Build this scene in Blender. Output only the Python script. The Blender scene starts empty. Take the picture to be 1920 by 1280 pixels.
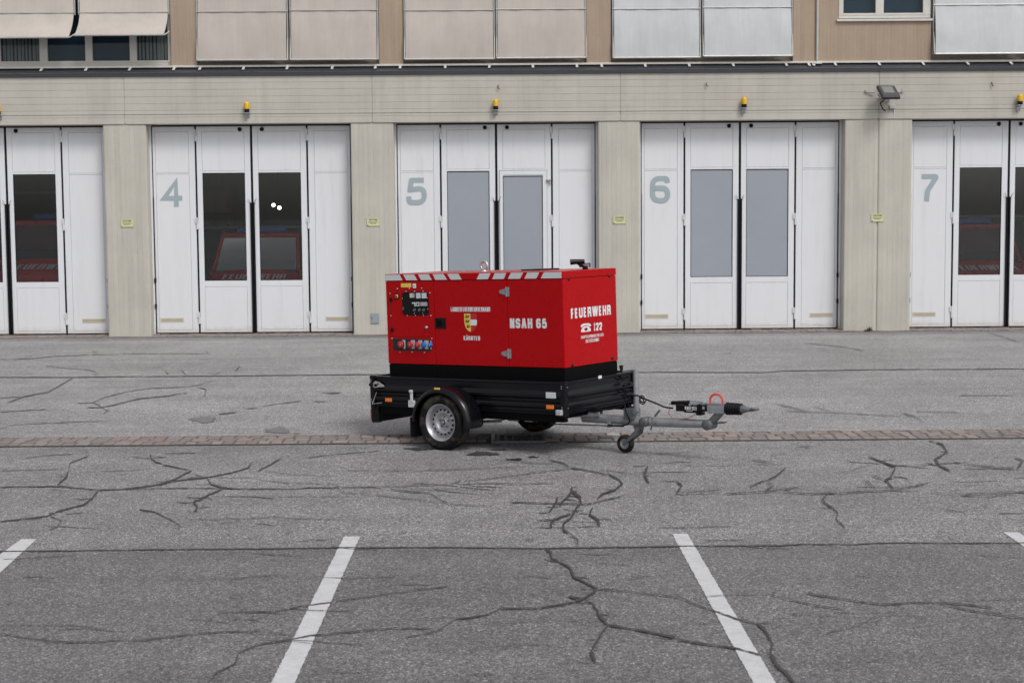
import bpy, bmesh, math, random
from mathutils import Vector, Matrix, Euler
R = math.radians
random.seed(7)
sc = bpy.context.scene
COL = sc.collection

# ---------------------------------------------------------------- camera
FPX, PITCH, YAW, ROLL, CAMH = 2959.1, .083154, .0059525, .0074437, 2.475
_f = Vector((math.sin(YAW)*math.cos(PITCH), math.cos(YAW)*math.cos(PITCH), -math.sin(PITCH)))
_r0 = Vector((math.cos(YAW), -math.sin(YAW), 0)); _u0 = _r0.cross(_f)
_r = _r0*math.cos(ROLL) - _u0*math.sin(ROLL); _u = _r0*math.sin(ROLL) + _u0*math.cos(ROLL)
CAMPOS = Vector((0, 0, CAMH))
cd = bpy.data.cameras.new('camera'); cam = bpy.data.objects.new('camera', cd); COL.objects.link(cam)
M = Matrix.Identity(4)
for i, a in enumerate((_r, _u, -_f)):
    for j in range(3): M[j][i] = a[j]
M.translation = CAMPOS
cam.matrix_world = M
cd.sensor_width = 36; cd.sensor_fit = 'HORIZONTAL'; cd.lens = 36*FPX/1920
cd.clip_start = .1; cd.clip_end = 3000
cd.dof.use_dof = True; cd.dof.focus_distance = 15.8; cd.dof.aperture_fstop = 4.5
sc.camera = cam

def ray(px, py): return _f + _r*((px-960)/FPX) + _u*((640-py)/FPX)
def at(px, py, axis, val):            # the real place whose coordinate `axis` equals val
    d = ray(px, py); return CAMPOS + d*((val-CAMPOS[axis])/d[axis])
def gnd(px, py, z=0): return at(px, py, 2, z)

# ---------------------------------------------------------------- light
SUN_EL, SUN_AZ = R(50), R(148)
w = bpy.data.worlds.new("World"); sc.world = w; w.use_nodes = True
nt = w.node_tree; bg = nt.nodes['Background']
sky = nt.nodes.new('ShaderNodeTexSky'); sky.sky_type = 'NISHITA'; sky.sun_disc = False
sky.sun_elevation = SUN_EL; sky.sun_rotation = SUN_AZ; sky.air_density = 1; sky.dust_density = 3
hs = nt.nodes.new('ShaderNodeHueSaturation'); hs.inputs['Saturation'].default_value = .17
nt.links.new(sky.outputs[0], hs.inputs['Color']); nt.links.new(hs.outputs[0], bg.inputs[0])
bg.inputs[1].default_value = .108
sl = bpy.data.lights.new('sun', 'SUN'); sl.energy = 1.1; sl.angle = R(16); sl.color = (1, .97, .93)
so = bpy.data.objects.new('sun', sl); COL.objects.link(so)
sd = Vector((math.sin(SUN_AZ)*math.cos(SUN_EL), math.cos(SUN_AZ)*math.cos(SUN_EL), math.sin(SUN_EL)))
so.rotation_euler = sd.to_track_quat('Z', 'Y').to_euler(); so.location = sd*30
sc.view_settings.view_transform = 'Standard'; sc.view_settings.look = 'None'
sc.view_settings.exposure = 0.33; sc.view_settings.gamma = 1; sc.view_settings.use_curve_mapping = False

# ---------------------------------------------------------------- materials
class NT:
    def __init__(s, name):
        s.m = bpy.data.materials.new(name); s.m.use_nodes = True; s.t = s.m.node_tree
        s.b = s.t.nodes['Principled BSDF']; s.tc = s.n('TexCoord'); s.co = s.tc.outputs['Object']
    def n(s, t, **k):
        x = s.t.nodes.new('ShaderNode'+t)
        for a, v in k.items(): setattr(x, a, v)
        return x
    def l(s, a, b): s.t.links.new(a, b)
    def noise(s, scale, detail=4, rough=.6, co=None, stretch=None):
        x = s.n('TexNoise'); x.inputs['Scale'].default_value = scale; x.inputs['Detail'].default_value = detail
        x.inputs['Roughness'].default_value = rough
        c = co or s.co
        if stretch:
            mp = s.n('Mapping'); mp.inputs['Scale'].default_value = stretch; s.l(c, mp.inputs[0]); c = mp.outputs[0]
        s.l(c, x.inputs['Vector']); return x.outputs['Fac']
    def ramp(s, fac, stops):
        x = s.n('ValToRGB'); e = x.color_ramp.elements
        while len(e) < len(stops): e.new(.5)
        for i, (p, c) in enumerate(stops):
            e[i].position = p; e[i].color = (c, c, c, 1) if isinstance(c, (int, float)) else (*c, 1)
        s.l(fac, x.inputs[0]); return x.outputs[0]
    def mix(s, fac, a, b, mode='MIX'):
        x = s.n('Mix', data_type='RGBA', blend_type=mode)
        for sock, v in ((x.inputs[0], fac), (x.inputs[6], a), (x.inputs[7], b)):
            if isinstance(v, (int, float)): sock.default_value = v if sock == x.inputs[0] else (v, v, v, 1)
            elif isinstance(v, tuple): sock.default_value = (*v, 1)
            else: s.l(v, sock)
        return x.outputs[2]
    def math(s, op, a, b=0.):
        x = s.n('Math', operation=op)
        for sock, v in zip(x.inputs, (a, b)):
            if isinstance(v, (int, float)): sock.default_value = v
            else: s.l(v, sock)
        return x.outputs[0]
    def bump(s, h, strength=.3, dist=.01):
        x = s.n('Bump'); x.inputs['Strength'].default_value = strength; x.inputs['Distance'].default_value = dist
        s.l(h, x.inputs['Height']); s.l(x.outputs[0], s.b.inputs['Normal'])
    def set(s, col=None, rough=None, metal=None, spec=None, coat=None):
        for k, v in (('Base Color', col), ('Roughness', rough), ('Metallic', metal), ('Specular IOR Level', spec), ('Coat Weight', coat)):
            if v is None: continue
            if isinstance(v, tuple): s.b.inputs[k].default_value = (*v, 1)
            elif isinstance(v, (int, float)): s.b.inputs[k].default_value = v
            else: s.l(v, s.b.inputs[k])
        return s

def simple(name, col, rough=.5, metal=0., var=.12, scale=6., bump=0., bscale=80., spec=.5, coat=0., stretch=None, rvar=.1):
    t = NT(name)
    n = t.noise(scale, 5, .65, stretch=stretch)
    c = t.mix(1., col, t.ramp(n, [(.25, 1-var), (.75, 1+var*.3)]), 'MULTIPLY')
    n2 = t.noise(scale*3, 3)
    rr = t.n('MapRange'); t.l(n2, rr.inputs[0]); rr.inputs[3].default_value = max(0, rough-rvar); rr.inputs[4].default_value = min(1, rough+rvar)
    t.set(c, rr.outputs[0], metal, spec, coat)
    if bump: t.bump(t.noise(bscale, 4), bump, .004)
    return t.m

MT = {}
def asphalt():
    t = NT('asphalt')
    vo = t.n('TexVoronoi'); vo.inputs['Scale'].default_value = 125; t.l(t.co, vo.inputs['Vector'])
    sep = t.n('SeparateColor'); t.l(vo.outputs['Color'], sep.inputs[0])
    g1 = t.ramp(sep.outputs[0], [(0, .085), (.35, .165), (.72, .25), (.93, .38), (1, .66)])
    vo2 = t.n('TexVoronoi'); vo2.inputs['Scale'].default_value = 52; t.l(t.co, vo2.inputs['Vector'])
    sep2 = t.n('SeparateColor'); t.l(vo2.outputs['Color'], sep2.inputs[0])
    g2 = t.ramp(sep2.outputs[1], [(0, .74), (.5, .97), (.9, 1.12), (1, 1.35)])
    c = t.mix(1., g1, g2, 'MULTIPLY')
    big = t.ramp(t.noise(.28, 6, .7), [(.3, .80), (.7, 1.14)])
    mid = t.ramp(t.noise(2.2, 6, .75), [(.3, .86), (.7, 1.08)])
    c = t.mix(1., c, big, 'MULTIPLY'); c = t.mix(1., c, mid, 'MULTIPLY')
    # old traffic film: streaks running along the yard
    st = t.ramp(t.noise(.9, 5, .6, stretch=(.18, 1.6, 1)), [(.35, .88), (.65, 1.06)])
    c = t.mix(1., c, st, 'MULTIPLY')
    # grime band along the foot of the building
    sx = t.n('SeparateXYZ'); t.l(t.co, sx.inputs[0])
    wv = t.math('ADD', sx.outputs[1], t.math('MULTIPLY', t.noise(1.3, 5, .6, stretch=(.5, 1, 1)), 1.2))
    band = t.ramp(t.math('MULTIPLY', t.math('SUBTRACT', wv, 31.1), 1.4), [(0, 1.), (.45, .72), (1, .62)])
    c = t.mix(1., c, band, 'MULTIPLY')
    # paving strips: bays, lane, forecourt; contrast deepened to paint in light falloff towards camera
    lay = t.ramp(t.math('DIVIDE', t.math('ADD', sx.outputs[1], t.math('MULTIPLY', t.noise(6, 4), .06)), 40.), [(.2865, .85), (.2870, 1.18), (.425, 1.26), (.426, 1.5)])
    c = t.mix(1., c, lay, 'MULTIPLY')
    c = t.mix(1., c, (1.02, .985, 1.0), 'MULTIPLY')
    t.set(c, .62, 0, .45)
    h = t.math('ADD', t.math('MULTIPLY', vo.outputs['Distance'], -1.), t.math('MULTIPLY', vo2.outputs['Distance'], -.8))
    t.bump(h, .55, .006)
    return t.m
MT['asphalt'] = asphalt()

def tar(name, c0, c1):
    t = NT(name)
    c = t.ramp(t.noise(60, 5, .7), [(.3, c0), (.75, c1)])
    t.set(c, .55, 0, .4); t.bump(t.noise(120, 3), .3, .004); return t.m
MT['tar'] = tar('tar', .035, .075)
MT['crack'] = tar('crack', .03, .09)
MT['hair'] = tar('hair_crack', .075, .14)
MT['damp'] = tar('damp_patch', .13, .25)

def paint_white():
    t = NT('road_paint')
    n = t.noise(130, 4, .8)
    worn = t.ramp(n, [(.33, .15), (.43, 1)])
    m2 = t.ramp(t.noise(7, 6, .75), [(.3, .80), (.65, 1.04)])
    c = t.mix(1., t.mix(worn, (.22, .22, .22), (.62, .62, .64)), m2, 'MULTIPLY')
    t.set(c, .7); t.bump(n, .4, .003); return t.m
MT['road_paint'] = paint_white()

def concrete(name, col, axis, spacing, off, strong=None, line=.5, width=.07):
    t = NT(name)
    sx = t.n('SeparateXYZ'); t.l(t.co, sx.inputs[0])
    q = t.math('DIVIDE', t.math('SUBTRACT', sx.outputs[axis], off), spacing)
    fr = t.math('FRACT', q)
    d = t.math('ABSOLUTE', t.math('SUBTRACT', fr, .5))                # 0.5 at the board joint
    ln = t.ramp(d, [(.5-width, 0.), (.5-width*.35, 1.)])
    amt = t.ramp(t.noise(1.1, 5, .7), [(.3, .35), (.7, 1)])
    lm = t.math('MULTIPLY', t.math('MULTIPLY', ln, amt), line)
    wn = t.n('TexWhiteNoise', noise_dimensions='1D'); t.l(t.math('FLOOR', q), wn.inputs['W'])
    brd = t.ramp(wn.outputs['Value'], [(0, .97), (1, 1.015)])
    st = (1, 1, 14) if axis == 2 else (14, 14, 1)
    grain = t.ramp(t.noise(2.2, 6, .7, stretch=st), [(.3, .965), (.7, 1.02)])
    blot = t.ramp(t.noise(.9, 6, .65), [(.28, .88), (.6, 1.02)])
    pits = t.ramp(t.noise(34, 3, .5), [(.24, .5), (.30, 1)])
    # rain streaks run down the face
    rain = t.ramp(t.noise(3.2, 5, .65, stretch=(1.5, 1.5, .10)), [(.3, .90), (.52, 1.)])
    c = t.mix(1., col, brd, 'MULTIPLY')
    for x in (grain, blot, pits, rain): c = t.mix(1., c, x, 'MULTIPLY')
    c = t.mix(lm, c, (.12, .115, .10))
    t.set(c, .88, 0, .3)
    t.bump(t.math('SUBTRACT', t.noise(30, 5, .6), t.math('MULTIPLY', ln, 2.)), .35, .006)
    return t.m
MT['beam'] = concrete('board_concrete_beam', (.50, .475, .425), 2, .134, .046, line=.48, width=.055)
MT['pillar'] = concrete('board_concrete_pillar', (.52, .495, .44), 0, .098, .02, line=.13, width=.07)
MT['ochre'] = concrete('ochre_render', (.40, .31, .235), 0, .075, .01, line=.11, width=.09)

def door_white():
    t = NT('white_door_paint')
    sx = t.n('SeparateXYZ'); t.l(t.co, sx.inputs[0])
    dirt = t.ramp(t.noise(3, 6, .6, stretch=(1, 1, .25)), [(.28, .955), (.5, 1.)])
    low = t.ramp(t.math('ADD', sx.outputs[2], t.math('MULTIPLY', t.noise(9, 5, .7), .25)), [(.14, (.80, .74, .64)), (.32, (1., 1., 1.))])
    fl = t.ramp(t.noise(26, 4, .7), [(.23, .55), (.27, 1)])
    c = t.mix(1., (.70, .712, .745), dirt, 'MULTIPLY'); run = t.ramp(t.noise(4, 6, .7, stretch=(2.2, 1, .12)), [(.30, .93), (.46, 1.)]); c = t.mix(1., c, run, 'MULTIPLY'); c = t.mix(1., c, low, 'MULTIPLY'); c = t.mix(1., c, fl, 'MULTIPLY')
    t.set(c, .42, 0, .4); t.bump(t.noise(3, 3), .06, .01); return t.m
MT['door'] = door_white()

def fabric(name, col):
    t = NT(name)
    vs = t.ramp(t.noise(3.5, 3, .5, stretch=(5, 5, .3)), [(.3, .96), (.7, 1.02)])
    bl = t.ramp(t.noise(1.6, 6, .6), [(.3, .90), (.65, 1.03)])
    sm = t.ramp(t.noise(4.5, 6, .75, stretch=(1, 1, .5)), [(.20, .82), (.38, 1)])
    c = t.mix(1., col, vs, 'MULTIPLY'); c = t.mix(1., c, bl, 'MULTIPLY'); c = t.mix(1., c, sm, 'MULTIPLY')
    t.set(c, .85, 0, .2); t.bump(t.noise(500, 2), .1, .002); return t.m
MT['awn_b'] = fabric('beige_awning_cloth', (.50, .455, .415))
MT['awn_w'] = fabric('white_awning_cloth', (.56, .575, .59))

def glass(name, tint=.75, k=1.7):
    t = NT(name); o = t.t.nodes['Material Output']; t.t.nodes.remove(t.b)
    gl = t.n('BsdfGlossy'); gl.inputs['Roughness'].default_value = .015
    tr = t.n('BsdfTransparent'); tr.inputs[0].default_value = (tint*.97, tint, tint, 1)
    fr = t.n('Fresnel'); fr.inputs[0].default_value = 1.5
    mx = t.n('MixShader'); t.l(t.math('MULTIPLY', fr.outputs[0], k), mx.inputs[0])
    t.l(tr.outputs[0], mx.inputs[1]); t.l(gl.outputs[0], mx.inputs[2]); t.l(mx.outputs[0], o.inputs[0])
    return t.m
MT['glass'] = glass('window_glass', .9)
MT['glass_dark'] = glass('tinted_glass', .35, .45)
MT['glass_up'] = glass('office_glass', .85, .5)
MT['blank'] = simple('grey_backed_glass', (.31, .34, .39), .12, 0, .05, 1.2, rvar=.03)
MT['seal'] = simple('black_rubber', (.006, .006, .009), .6, spec=.2)
MT['steel'] = simple('painted_white_steel', (.68, .69, .70), .4)
MT['beige'] = simple('beige_plastic', (.60, .55, .46), .5)
MT['beige_d'] = simple('beige_slot', (.44, .39, .30), .6)
MT['digit'] = simple('grey_blue_lettering', (.33, .40, .43), .6, var=.05)
MT['gutter'] = simple('dark_grey_flashing', (.045, .047, .058), .4, .2, .2, 3)
MT['pvc'] = simple('white_window_frame', (.62, .60, .56), .4)
MT['alu'] = simple('aluminium', (.58, .57, .55), .38, .6, .15, 10)
MT['galv'] = simple('galvanised_steel', (.40, .42, .44), .45, .6, .35, 14, .15, 60)
MT['galv_d'] = simple('worn_galvanised_steel', (.17, .18, .19), .5, .5, .4, 18, .2, 60)
MT['red'] = simple('red_lacquer', (.43, .0012, .004), .28, 0, .06, 1.4, .10, 3.5, spec=.18)
MT['red_d'] = simple('red_van_paint', (.60, .014, .022), .3, 0, .08, 2, coat=.1)
MT['black'] = simple('black_lacquer', (.004, .004, .006), .22, 0, .2, 5, spec=.35, rvar=.04)
MT['black_m'] = simple('matt_black_steel', (.0035, .0035, .004), .55, 0, .25, 6, spec=.08)
MT['plastic'] = simple('black_plastic', (.006, .006, .007), .34, 0, .2, 10, spec=.25)
MT['white'] = simple('white_film', (.74, .75, .78), .45, 0, .06, 8)
MT['reflex'] = simple('reflective_white_film', (.60, .64, .66), .4, 0, .08, 30)
MT['film_red'] = simple('red_film', (.50, .02, .03), .4)
MT['film_yellow'] = simple('yellow_film', (.80, .58, .10), .45)
MT['film_black'] = simple('black_film', (.012, .012, .012), .5)
MT['orange'] = simple('orange_reflector', (.85, .20, .02), .3)
MT['signy'] = simple('pale_yellow_sign', (.60, .62, .37), .5, var=.06)
MT['signt'] = simple('sign_print', (.10, .12, .05), .6)
MT['amber'] = simple('amber_lens', (.80, .48, .01), .3)
MT['blue'] = simple('blue_socket_plastic', (.03, .13, .50), .35)
MT['sockred'] = simple('red_socket_plastic', (.50, .02, .03), .35)
MT['grey'] = simple('grey_plastic', (.40, .41, .42), .45)
MT['rim'] = simple('silver_rim_paint', (.46, .46, .49), .35, .55, .15, 12)
MT['clear'] = simple('clear_lens', (.55, .55, .55), .15, .2)
MT['redh'] = simple('red_handle_paint', (.72, .05, .035), .4)
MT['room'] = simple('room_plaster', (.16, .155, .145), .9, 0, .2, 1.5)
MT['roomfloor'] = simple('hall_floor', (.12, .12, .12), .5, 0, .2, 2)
MT['wood'] = simple('pale_wood', (.42, .31, .19), .6)
MT['flood'] = simple('grey_floodlight_housing', (.045, .045, .05), .45, .3)
MT['floodg'] = simple('floodlight_glass', (.07, .075, .075), .3)
MT['floodr'] = simple('floodlight_reflector', (.22, .23, .22), .4)
MT['mbox'] = simple('meter_box_lid', (.34, .38, .43), .4, .3, .2, 9)
MT['leaf'] = simple('weed_leaf', (.06, .09, .03), .7)
MT['grate'] = simple('cast_iron', (.10, .10, .10), .55, .5, .4, 20)
MT['pit'] = simple('drain_pit', (.006, .006, .006), .9)
MT['joint'] = simple('joint_sand', (.13, .12, .112), .95, 0, .3, 30)
for i, c in enumerate([(.27, .215, .20), (.31, .245, .22), (.25, .22, .21), (.33, .27, .24), (.29, .26, .255), (.23, .205, .20), (.48, .46, .44)]):
    MT['sett%d' % i] = simple('sett_stone_%s' % 'abcdefg'[i], c, .8, 0, .35, 14, .5, 50)

def tyre_mat():
    t = NT('tyre_rubber')
    n = t.noise(7, 4, .6); m = t.ramp(n, [(.50, (.007, .007, .008)), (.60, (.045, .038, .030))])
    t.set(m, .65, 0, .2); t.bump(t.noise(60, 3), .2, .004); return t.m
MT['tyre'] = tyre_mat()

def lamp_mat(name, col, e):
    t = NT(name); t.set(col, .4)
    t.b.inputs['Emission Color'].default_value = (*col, 1); t.b.inputs['Emission Strength'].default_value = e; return t.m
MT['lamp'] = lamp_mat('lit_lamp', (1, .97, .9), 5)

# ---------------------------------------------------------------- builders
class MB:
    def __init__(s): s.v = []; s.f = []; s.m = []; s.s = []
    def add(s, vs, fs, mi=0, smooth=False):
        o = len(s.v); s.v += [tuple(p) for p in vs]
        for f in fs: s.f.append([o+i for i in f]); s.m.append(mi); s.s.append(smooth)
        return s
    def box(s, x0, x1, y0, y1, z0, z1, bev=0., mi=0, mat=None):
        x0, x1 = sorted((x0, x1)); y0, y1 = sorted((y0, y1)); z0, z1 = sorted((z0, z1))
        if bev:
            b = bmesh.new(); bmesh.ops.create_cube(b, size=1)
            for q in b.verts: q.co = Vector(((x0+x1)/2+q.co.x*(x1-x0), (y0+y1)/2+q.co.y*(y1-y0), (z0+z1)/2+q.co.z*(z1-z0)))
            bmesh.ops.bevel(b, geom=b.edges[:], offset=min(bev, .45*min(x1-x0, y1-y0, z1-z0)), segments=2, affect='EDGES', profile=.5)
            b.verts.index_update(); vs = [q.co.copy() for q in b.verts]; fs = [[q.index for q in f.verts] for f in b.faces]; b.free()
        else:
            vs = [Vector((x, y, z)) for z in (z0, z1) for y in (y0, y1) for x in (x0, x1)]
            fs = [(0, 2, 3, 1), (4, 5, 7, 6), (0, 1, 5, 4), (2, 6, 7, 3), (0, 4, 6, 2), (1, 3, 7, 5)]
        if mat is not None: vs = [mat @ q for q in vs]
        return s.add(vs, fs, mi)
    def tube(s, pts, r, n=10, mi=0, caps=True):
        P = [Vector(p) for p in pts]; rs = r if isinstance(r, (list, tuple)) else [r]*len(P)
        vs = []; fs = []; ref = None
        for i, p in enumerate(P):
            d = (P[min(i+1, len(P)-1)]-P[max(i-1, 0)]).normalized()
            if ref is None:
                ref = d.orthogonal().normalized()
            a = (ref - d*ref.dot(d)).normalized(); ref = a; b = d.cross(a)
            for k in range(n):
                t = 2*math.pi*k/n; vs.append(p+(a*math.cos(t)+b*math.sin(t))*rs[i])
        for i in range(len(P)-1):
            for k in range(n):
                fs.append((i*n+k, i*n+(k+1) % n, (i+1)*n+(k+1) % n, (i+1)*n+k))
        s.add(vs, fs, mi, True)
        if caps:
            s.add(vs[:n], [tuple(range(n))[::-1]], mi); s.add(vs[-n:], [tuple(range(n))], mi)
        return s
    def cyl(s, p0, p1, r, n=16, mi=0): return s.tube([p0, p1], r, n, mi)
    def lathe(s, c, prof, n=40, mi=0, axis=1, smooth=True, closed=False):
        # prof: (offset along axis, radius)
        vs = []; fs = []
        for a, r in prof:
            for k in range(n):
                t = 2*math.pi*k/n; x, z = r*math.cos(t), r*math.sin(t)
                vs.append(Vector(c)+(Vector((x, a, z)) if axis == 1 else Vector((x, z, a)) if axis == 2 else Vector((a, x, z))))
        m = len(prof)
        for i in range(m if closed else m-1):
            for k in range(n): fs.append((i*n+k, i*n+(k+1) % n, ((i+1) % m)*n+(k+1) % n, ((i+1) % m)*n+k))
        return s.add(vs, fs, mi, smooth)
    def prism(s, poly, d, mi=0, plane='xz', o=0.):
        # flat polygon with thickness d; plane gives the axes of poly, o the offset on the third
        def P(a, b, c): return {'xz': (a, c, b), 'yz': (c, a, b), 'xy': (a, b, c)}[plane]
        n = len(poly); vs = [P(a, b, o) for a, b in poly]+[P(a, b, o+d) for a, b in poly]
        fs = [tuple(range(n))[::-1], tuple(range(n, 2*n))]+[(i, (i+1) % n, n+(i+1) % n, n+i) for i in range(n)]
        return s.add(vs, fs, mi)
    def build(s, name, mats, parent=None):
        me = bpy.data.meshes.new(name)
        b = Vector(parent['_b']) if parent is not None and '_b' in parent.keys() else BASES.get(parent, Vector()) if parent is not None else Vector()
        me.from_pydata([tuple(Vector(p)-b) for p in s.v], [], s.f)
        for m in (mats if isinstance(mats, (list, tuple)) else [mats]): me.materials.append(MT[m])
        me.polygons.foreach_set('material_index', s.m); me.polygons.foreach_set('use_smooth', s.s)
        bm = bmesh.new(); bm.from_mesh(me); bmesh.ops.recalc_face_normals(bm, faces=bm.faces[:]); bm.to_mesh(me); bm.free()
        me.update()
        o = bpy.data.objects.new(name, me); COL.objects.link(o)
        if parent is not None:
            o.parent = parent
            if parent in BASES: BASES[o] = BASES[parent]
        return o
BASES = {}
def tag(o, label=None, cat=None, group=None, kind=None):
    if label: o['label'] = label
    if cat: o['category'] = cat
    if group: o['group'] = group
    if kind: o['kind'] = kind
    return o
def thing(name, label, cat, base, group=None, frame=None):
    o = bpy.data.objects.new(name, None); COL.objects.link(o)
    f = frame if frame is not None else Matrix.Identity(4)
    o.matrix_world = f @ Matrix.Translation(Vector(base)); BASES[o] = Vector(base); o.empty_display_size = .1
    return tag(o, label, cat, group)
def empty_part(name, parent):
    o = bpy.data.objects.new(name, None); COL.objects.link(o); o.parent = parent; BASES[o] = BASES[parent]; return o
def copy_tree(o, parent=None):
    c = o.copy(); COL.objects.link(c)
    if parent is not None: c.parent = parent
    for ch in list(o.children): copy_tree(ch, c)
    return c

# ---------------------------------------------------------------- lettering (own stroke alphabet)
G = {
 'A': ([[(-.02, -.1), (.42, 1.1)], [(1.02, -.1), (.58, 1.1)], [(.22, .27), (.78, .27)]], 1.08, 0), 'B': ([[(0, -.1), (0, 1.1)], [(.05, 1), (.95, 1), (.95, .52), (.05, .52)], [(.5, .52), (1, .52), (1, 0), (.05, 0)]], 1, .16),
 'C': ([[(1, .68), (1, 1), (0, 1), (0, 0), (1, 0), (1, .32)]], 1, .4), 'D': ([[(0, -.1), (0, 1.1)], [(.05, 1), (1, 1), (1, 0), (.05, 0)]], 1, .25),
 'E': ([[(.95, 1), (0, 1), (0, 0), (.95, 0)], [(0, .51), (.85, .51)]], .85, 0), 'F': ([[(.95, 1), (0, 1), (0, -.1)], [(0, .5), (.85, .5)]], .82, 0),
 'G': ([[(1, .7), (1, 1), (0, 1), (0, 0), (1, 0), (1, .48), (.55, .48)]], 1, .3), 'H': ([[(0, -.1), (0, 1.1)], [(1, -.1), (1, 1.1)], [(0, .5), (1, .5)]], 1, 0),
 'I': ([[(.5, -.1), (.5, 1.1)]], .3, 0), 'K': ([[(0, -.1), (0, 1.1)], [(1, 1.1), (.05, .42)], [(.35, .62), (1.02, -.1)]], 1, 0),
 'L': ([[(0, 1.1), (0, 0), (.95, 0)]], .85, 0), 'M': ([[(0, -.1), (0, 1.1)], [(1, -.1), (1, 1.1)], [(.03, 1.1), (.5, .1)], [(.97, 1.1), (.5, .1)]], 1.2, 0),
 'N': ([[(0, -.1), (0, 1.1)], [(1, -.1), (1, 1.1)], [(.04, 1.1), (.96, -.1)]], 1, 0), 'O': ([[(.5, 1), (0, 1), (0, 0), (1, 0), (1, 1), (.5, 1)]], 1, .4),
 'P': ([[(0, -.1), (0, 1.1)], [(.05, 1), (1, 1), (1, .42), (.05, .42)]], 1, .2), 'R': ([[(0, -.1), (0, 1.1)], [(.05, 1), (.97, 1), (.97, .48), (.05, .48)], [(.5, .44), (.97, .40), (1, -.1)]], 1, .16),
 'S': ([[(1, .72), (1, 1), (0, 1), (0, .52), (1, .48), (1, 0), (0, 0), (0, .28)]], 1, .36), 'T': ([[(-.1, 1), (1.1, 1)], [(.5, 1), (.5, -.1)]], 1.0, 0),
 'U': ([[(0, 1.1), (0, 0), (1, 0), (1, 1.1)]], 1, .4), 'V': ([[(0, 1.1), (.42, -.1)], [(1, 1.1), (.58, -.1)]], 1.05, 0), 'W': ([[(0, 1.1), (.22, -.1)], [(.46, 1.1), (.26, -.1)], [(.54, 1.1), (.74, -.1)], [(1, 1.1), (.78, -.1)]], 1.5, 0),
 'X': ([[(0, -.1), (1, 1.1)], [(0, 1.1), (1, -.1)]], 1, 0), 'Y': ([[(0, 1.1), (.5, .45), (1, 1.1)], [(.5, .45), (.5, -.1)]], 1, 0), 'Z': ([[(0, 1), (1, 1), (0, 0), (1, 0)]], .95, 0),
 '1': ([[(.15, .78), (.6, 1), (.6, -.1)]], .6, 0), '2': ([[(0, .72), (0, 1), (1, 1), (1, .55), (0, 0), (1, 0)]], 1, .25),
 '4': ([[(.74, -.1), (.74, 1), (-.02, .27), (1.12, .27)]], 1.02, 0), '5': ([[(.98, 1), (.20, 1), (.15, 1), (.145, .97), (.07, .60), (.065, .56), (.09, .57), (1, .66), (1, 0), (0, 0), (-.02, .27)]], 1, .42),
 '6': ([[(.98, .80), (.95, 1), (0, 1), (0, 0), (1, 0), (1, .58), (.06, .56)]], 1, .6), '7': ([[(0, 1), (1, 1), (.40, .35), (.34, -.1)]], 1, .12), ' ': ([], .5, 0)}
G['Ä'] = (G['A'][0], 1, 0); G['Ö'] = (G['O'][0], 1, .4); G['Ü'] = (G['U'][0], 1, .4)
def fillet(P, r):
    if not r: return P
    out = [P[0]]
    for a, b, c in zip(P, P[1:], P[2:]):
        A, B, C_ = Vector(a), Vector(b), Vector(c)
        d1, d2 = (A-B), (C_-B); rr = min(r, d1.length*.5, d2.length*.5)
        if rr < 1e-4: out.append(b); continue
        p, q = B+d1.normalized()*rr, B+d2.normalized()*rr
        for i in range(6):
            t = i/5; out.append(tuple(p*(1-t)**2+B*2*t*(1-t)+q*t*t))
    out.append(P[-1]); return out
def stroke(P, th):
    P = [Vector(p) for p in P]; L = []; Rr = []
    for i, p in enumerate(P):
        d1 = (p-P[i-1]).normalized() if i else None; d2 = (P[i+1]-p).normalized() if i < len(P)-1 else None
        a = d1 or d2; b = d2 or d1
        n1 = Vector((-a.y, a.x)); n2 = Vector((-b.y, b.x)); m = n1+n2
        if m.length < .2: m = n1*1.
        m.normalize(); k = min(1/max(m.dot(n1), .3), 2.0)
        L.append(p+m*k*th/2); Rr.append(p-m*k*th/2)
    return L, Rr
def letters(mb, text, place, W_, H_, th=.17, lw=.44, gap=.12, mi=0, lift=.0004):
    """lay text into a W_ x H_ rectangle; place(x, z, lift) -> 3-D point"""
    x = 0; items = []
    for ch in text:
        g, wf, r = G[ch]; w0 = lw*wf
        cw = max(w0-th, .02)
        for k, pl in enumerate(g):
            pts = [(x+th/2+px*cw, min(max(py, -.1), 1.1)) for px, py in pl]
            items.append((pts, r*min(cw, .6)*1.3 if r else 0, k))
        if ch in 'ÄÖÜ':
            for dx in (.2, .8): items.append(([(x+th/2+dx*cw-.05, 1.2), (x+th/2+dx*cw+.05, 1.2)], 0, 3))
        x += w0+(gap if ch != ' ' else 0)
    tot = x-gap
    for pts, r, k in items:
        pts = [(a*W_/tot, (th/2+b*(1-th) if 0 <= b <= 1 else (0 if b < 0 else 1) if b < 1.15 else 1+th*.9)*H_) for a, b in pts]
        pts = fillet(pts, r*min(W_/tot, H_)); e_ = .012*H_; q_ = [pts[0]]
        for p in pts[1:]:
            if math.hypot(p[0]-q_[-1][0], p[1]-q_[-1][1]) > e_: q_.append(p)
        pts = q_
        L, Rr = stroke(pts, th*min(W_/tot*1.25, H_))
        n = len(L); vs = [place(q.x, q.y, lift*(k+i*.12)) for i, q in enumerate(L)]+[place(q.x, q.y, lift*(k+i*.12)) for i, q in enumerate(Rr)]
        mb.add(vs, [(i, i+1, n+i+1, n+i) for i in range(n-1)], mi)
    return mb

# ================================================================= GROUND
Fy = 31.37            # face of the concrete beam and pillars
Dy = 31.70            # face of the garage doors
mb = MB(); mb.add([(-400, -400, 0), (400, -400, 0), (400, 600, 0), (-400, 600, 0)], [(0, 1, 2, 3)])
tag(mb.build('asphalt_ground', 'asphalt'), kind='structure')

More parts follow.
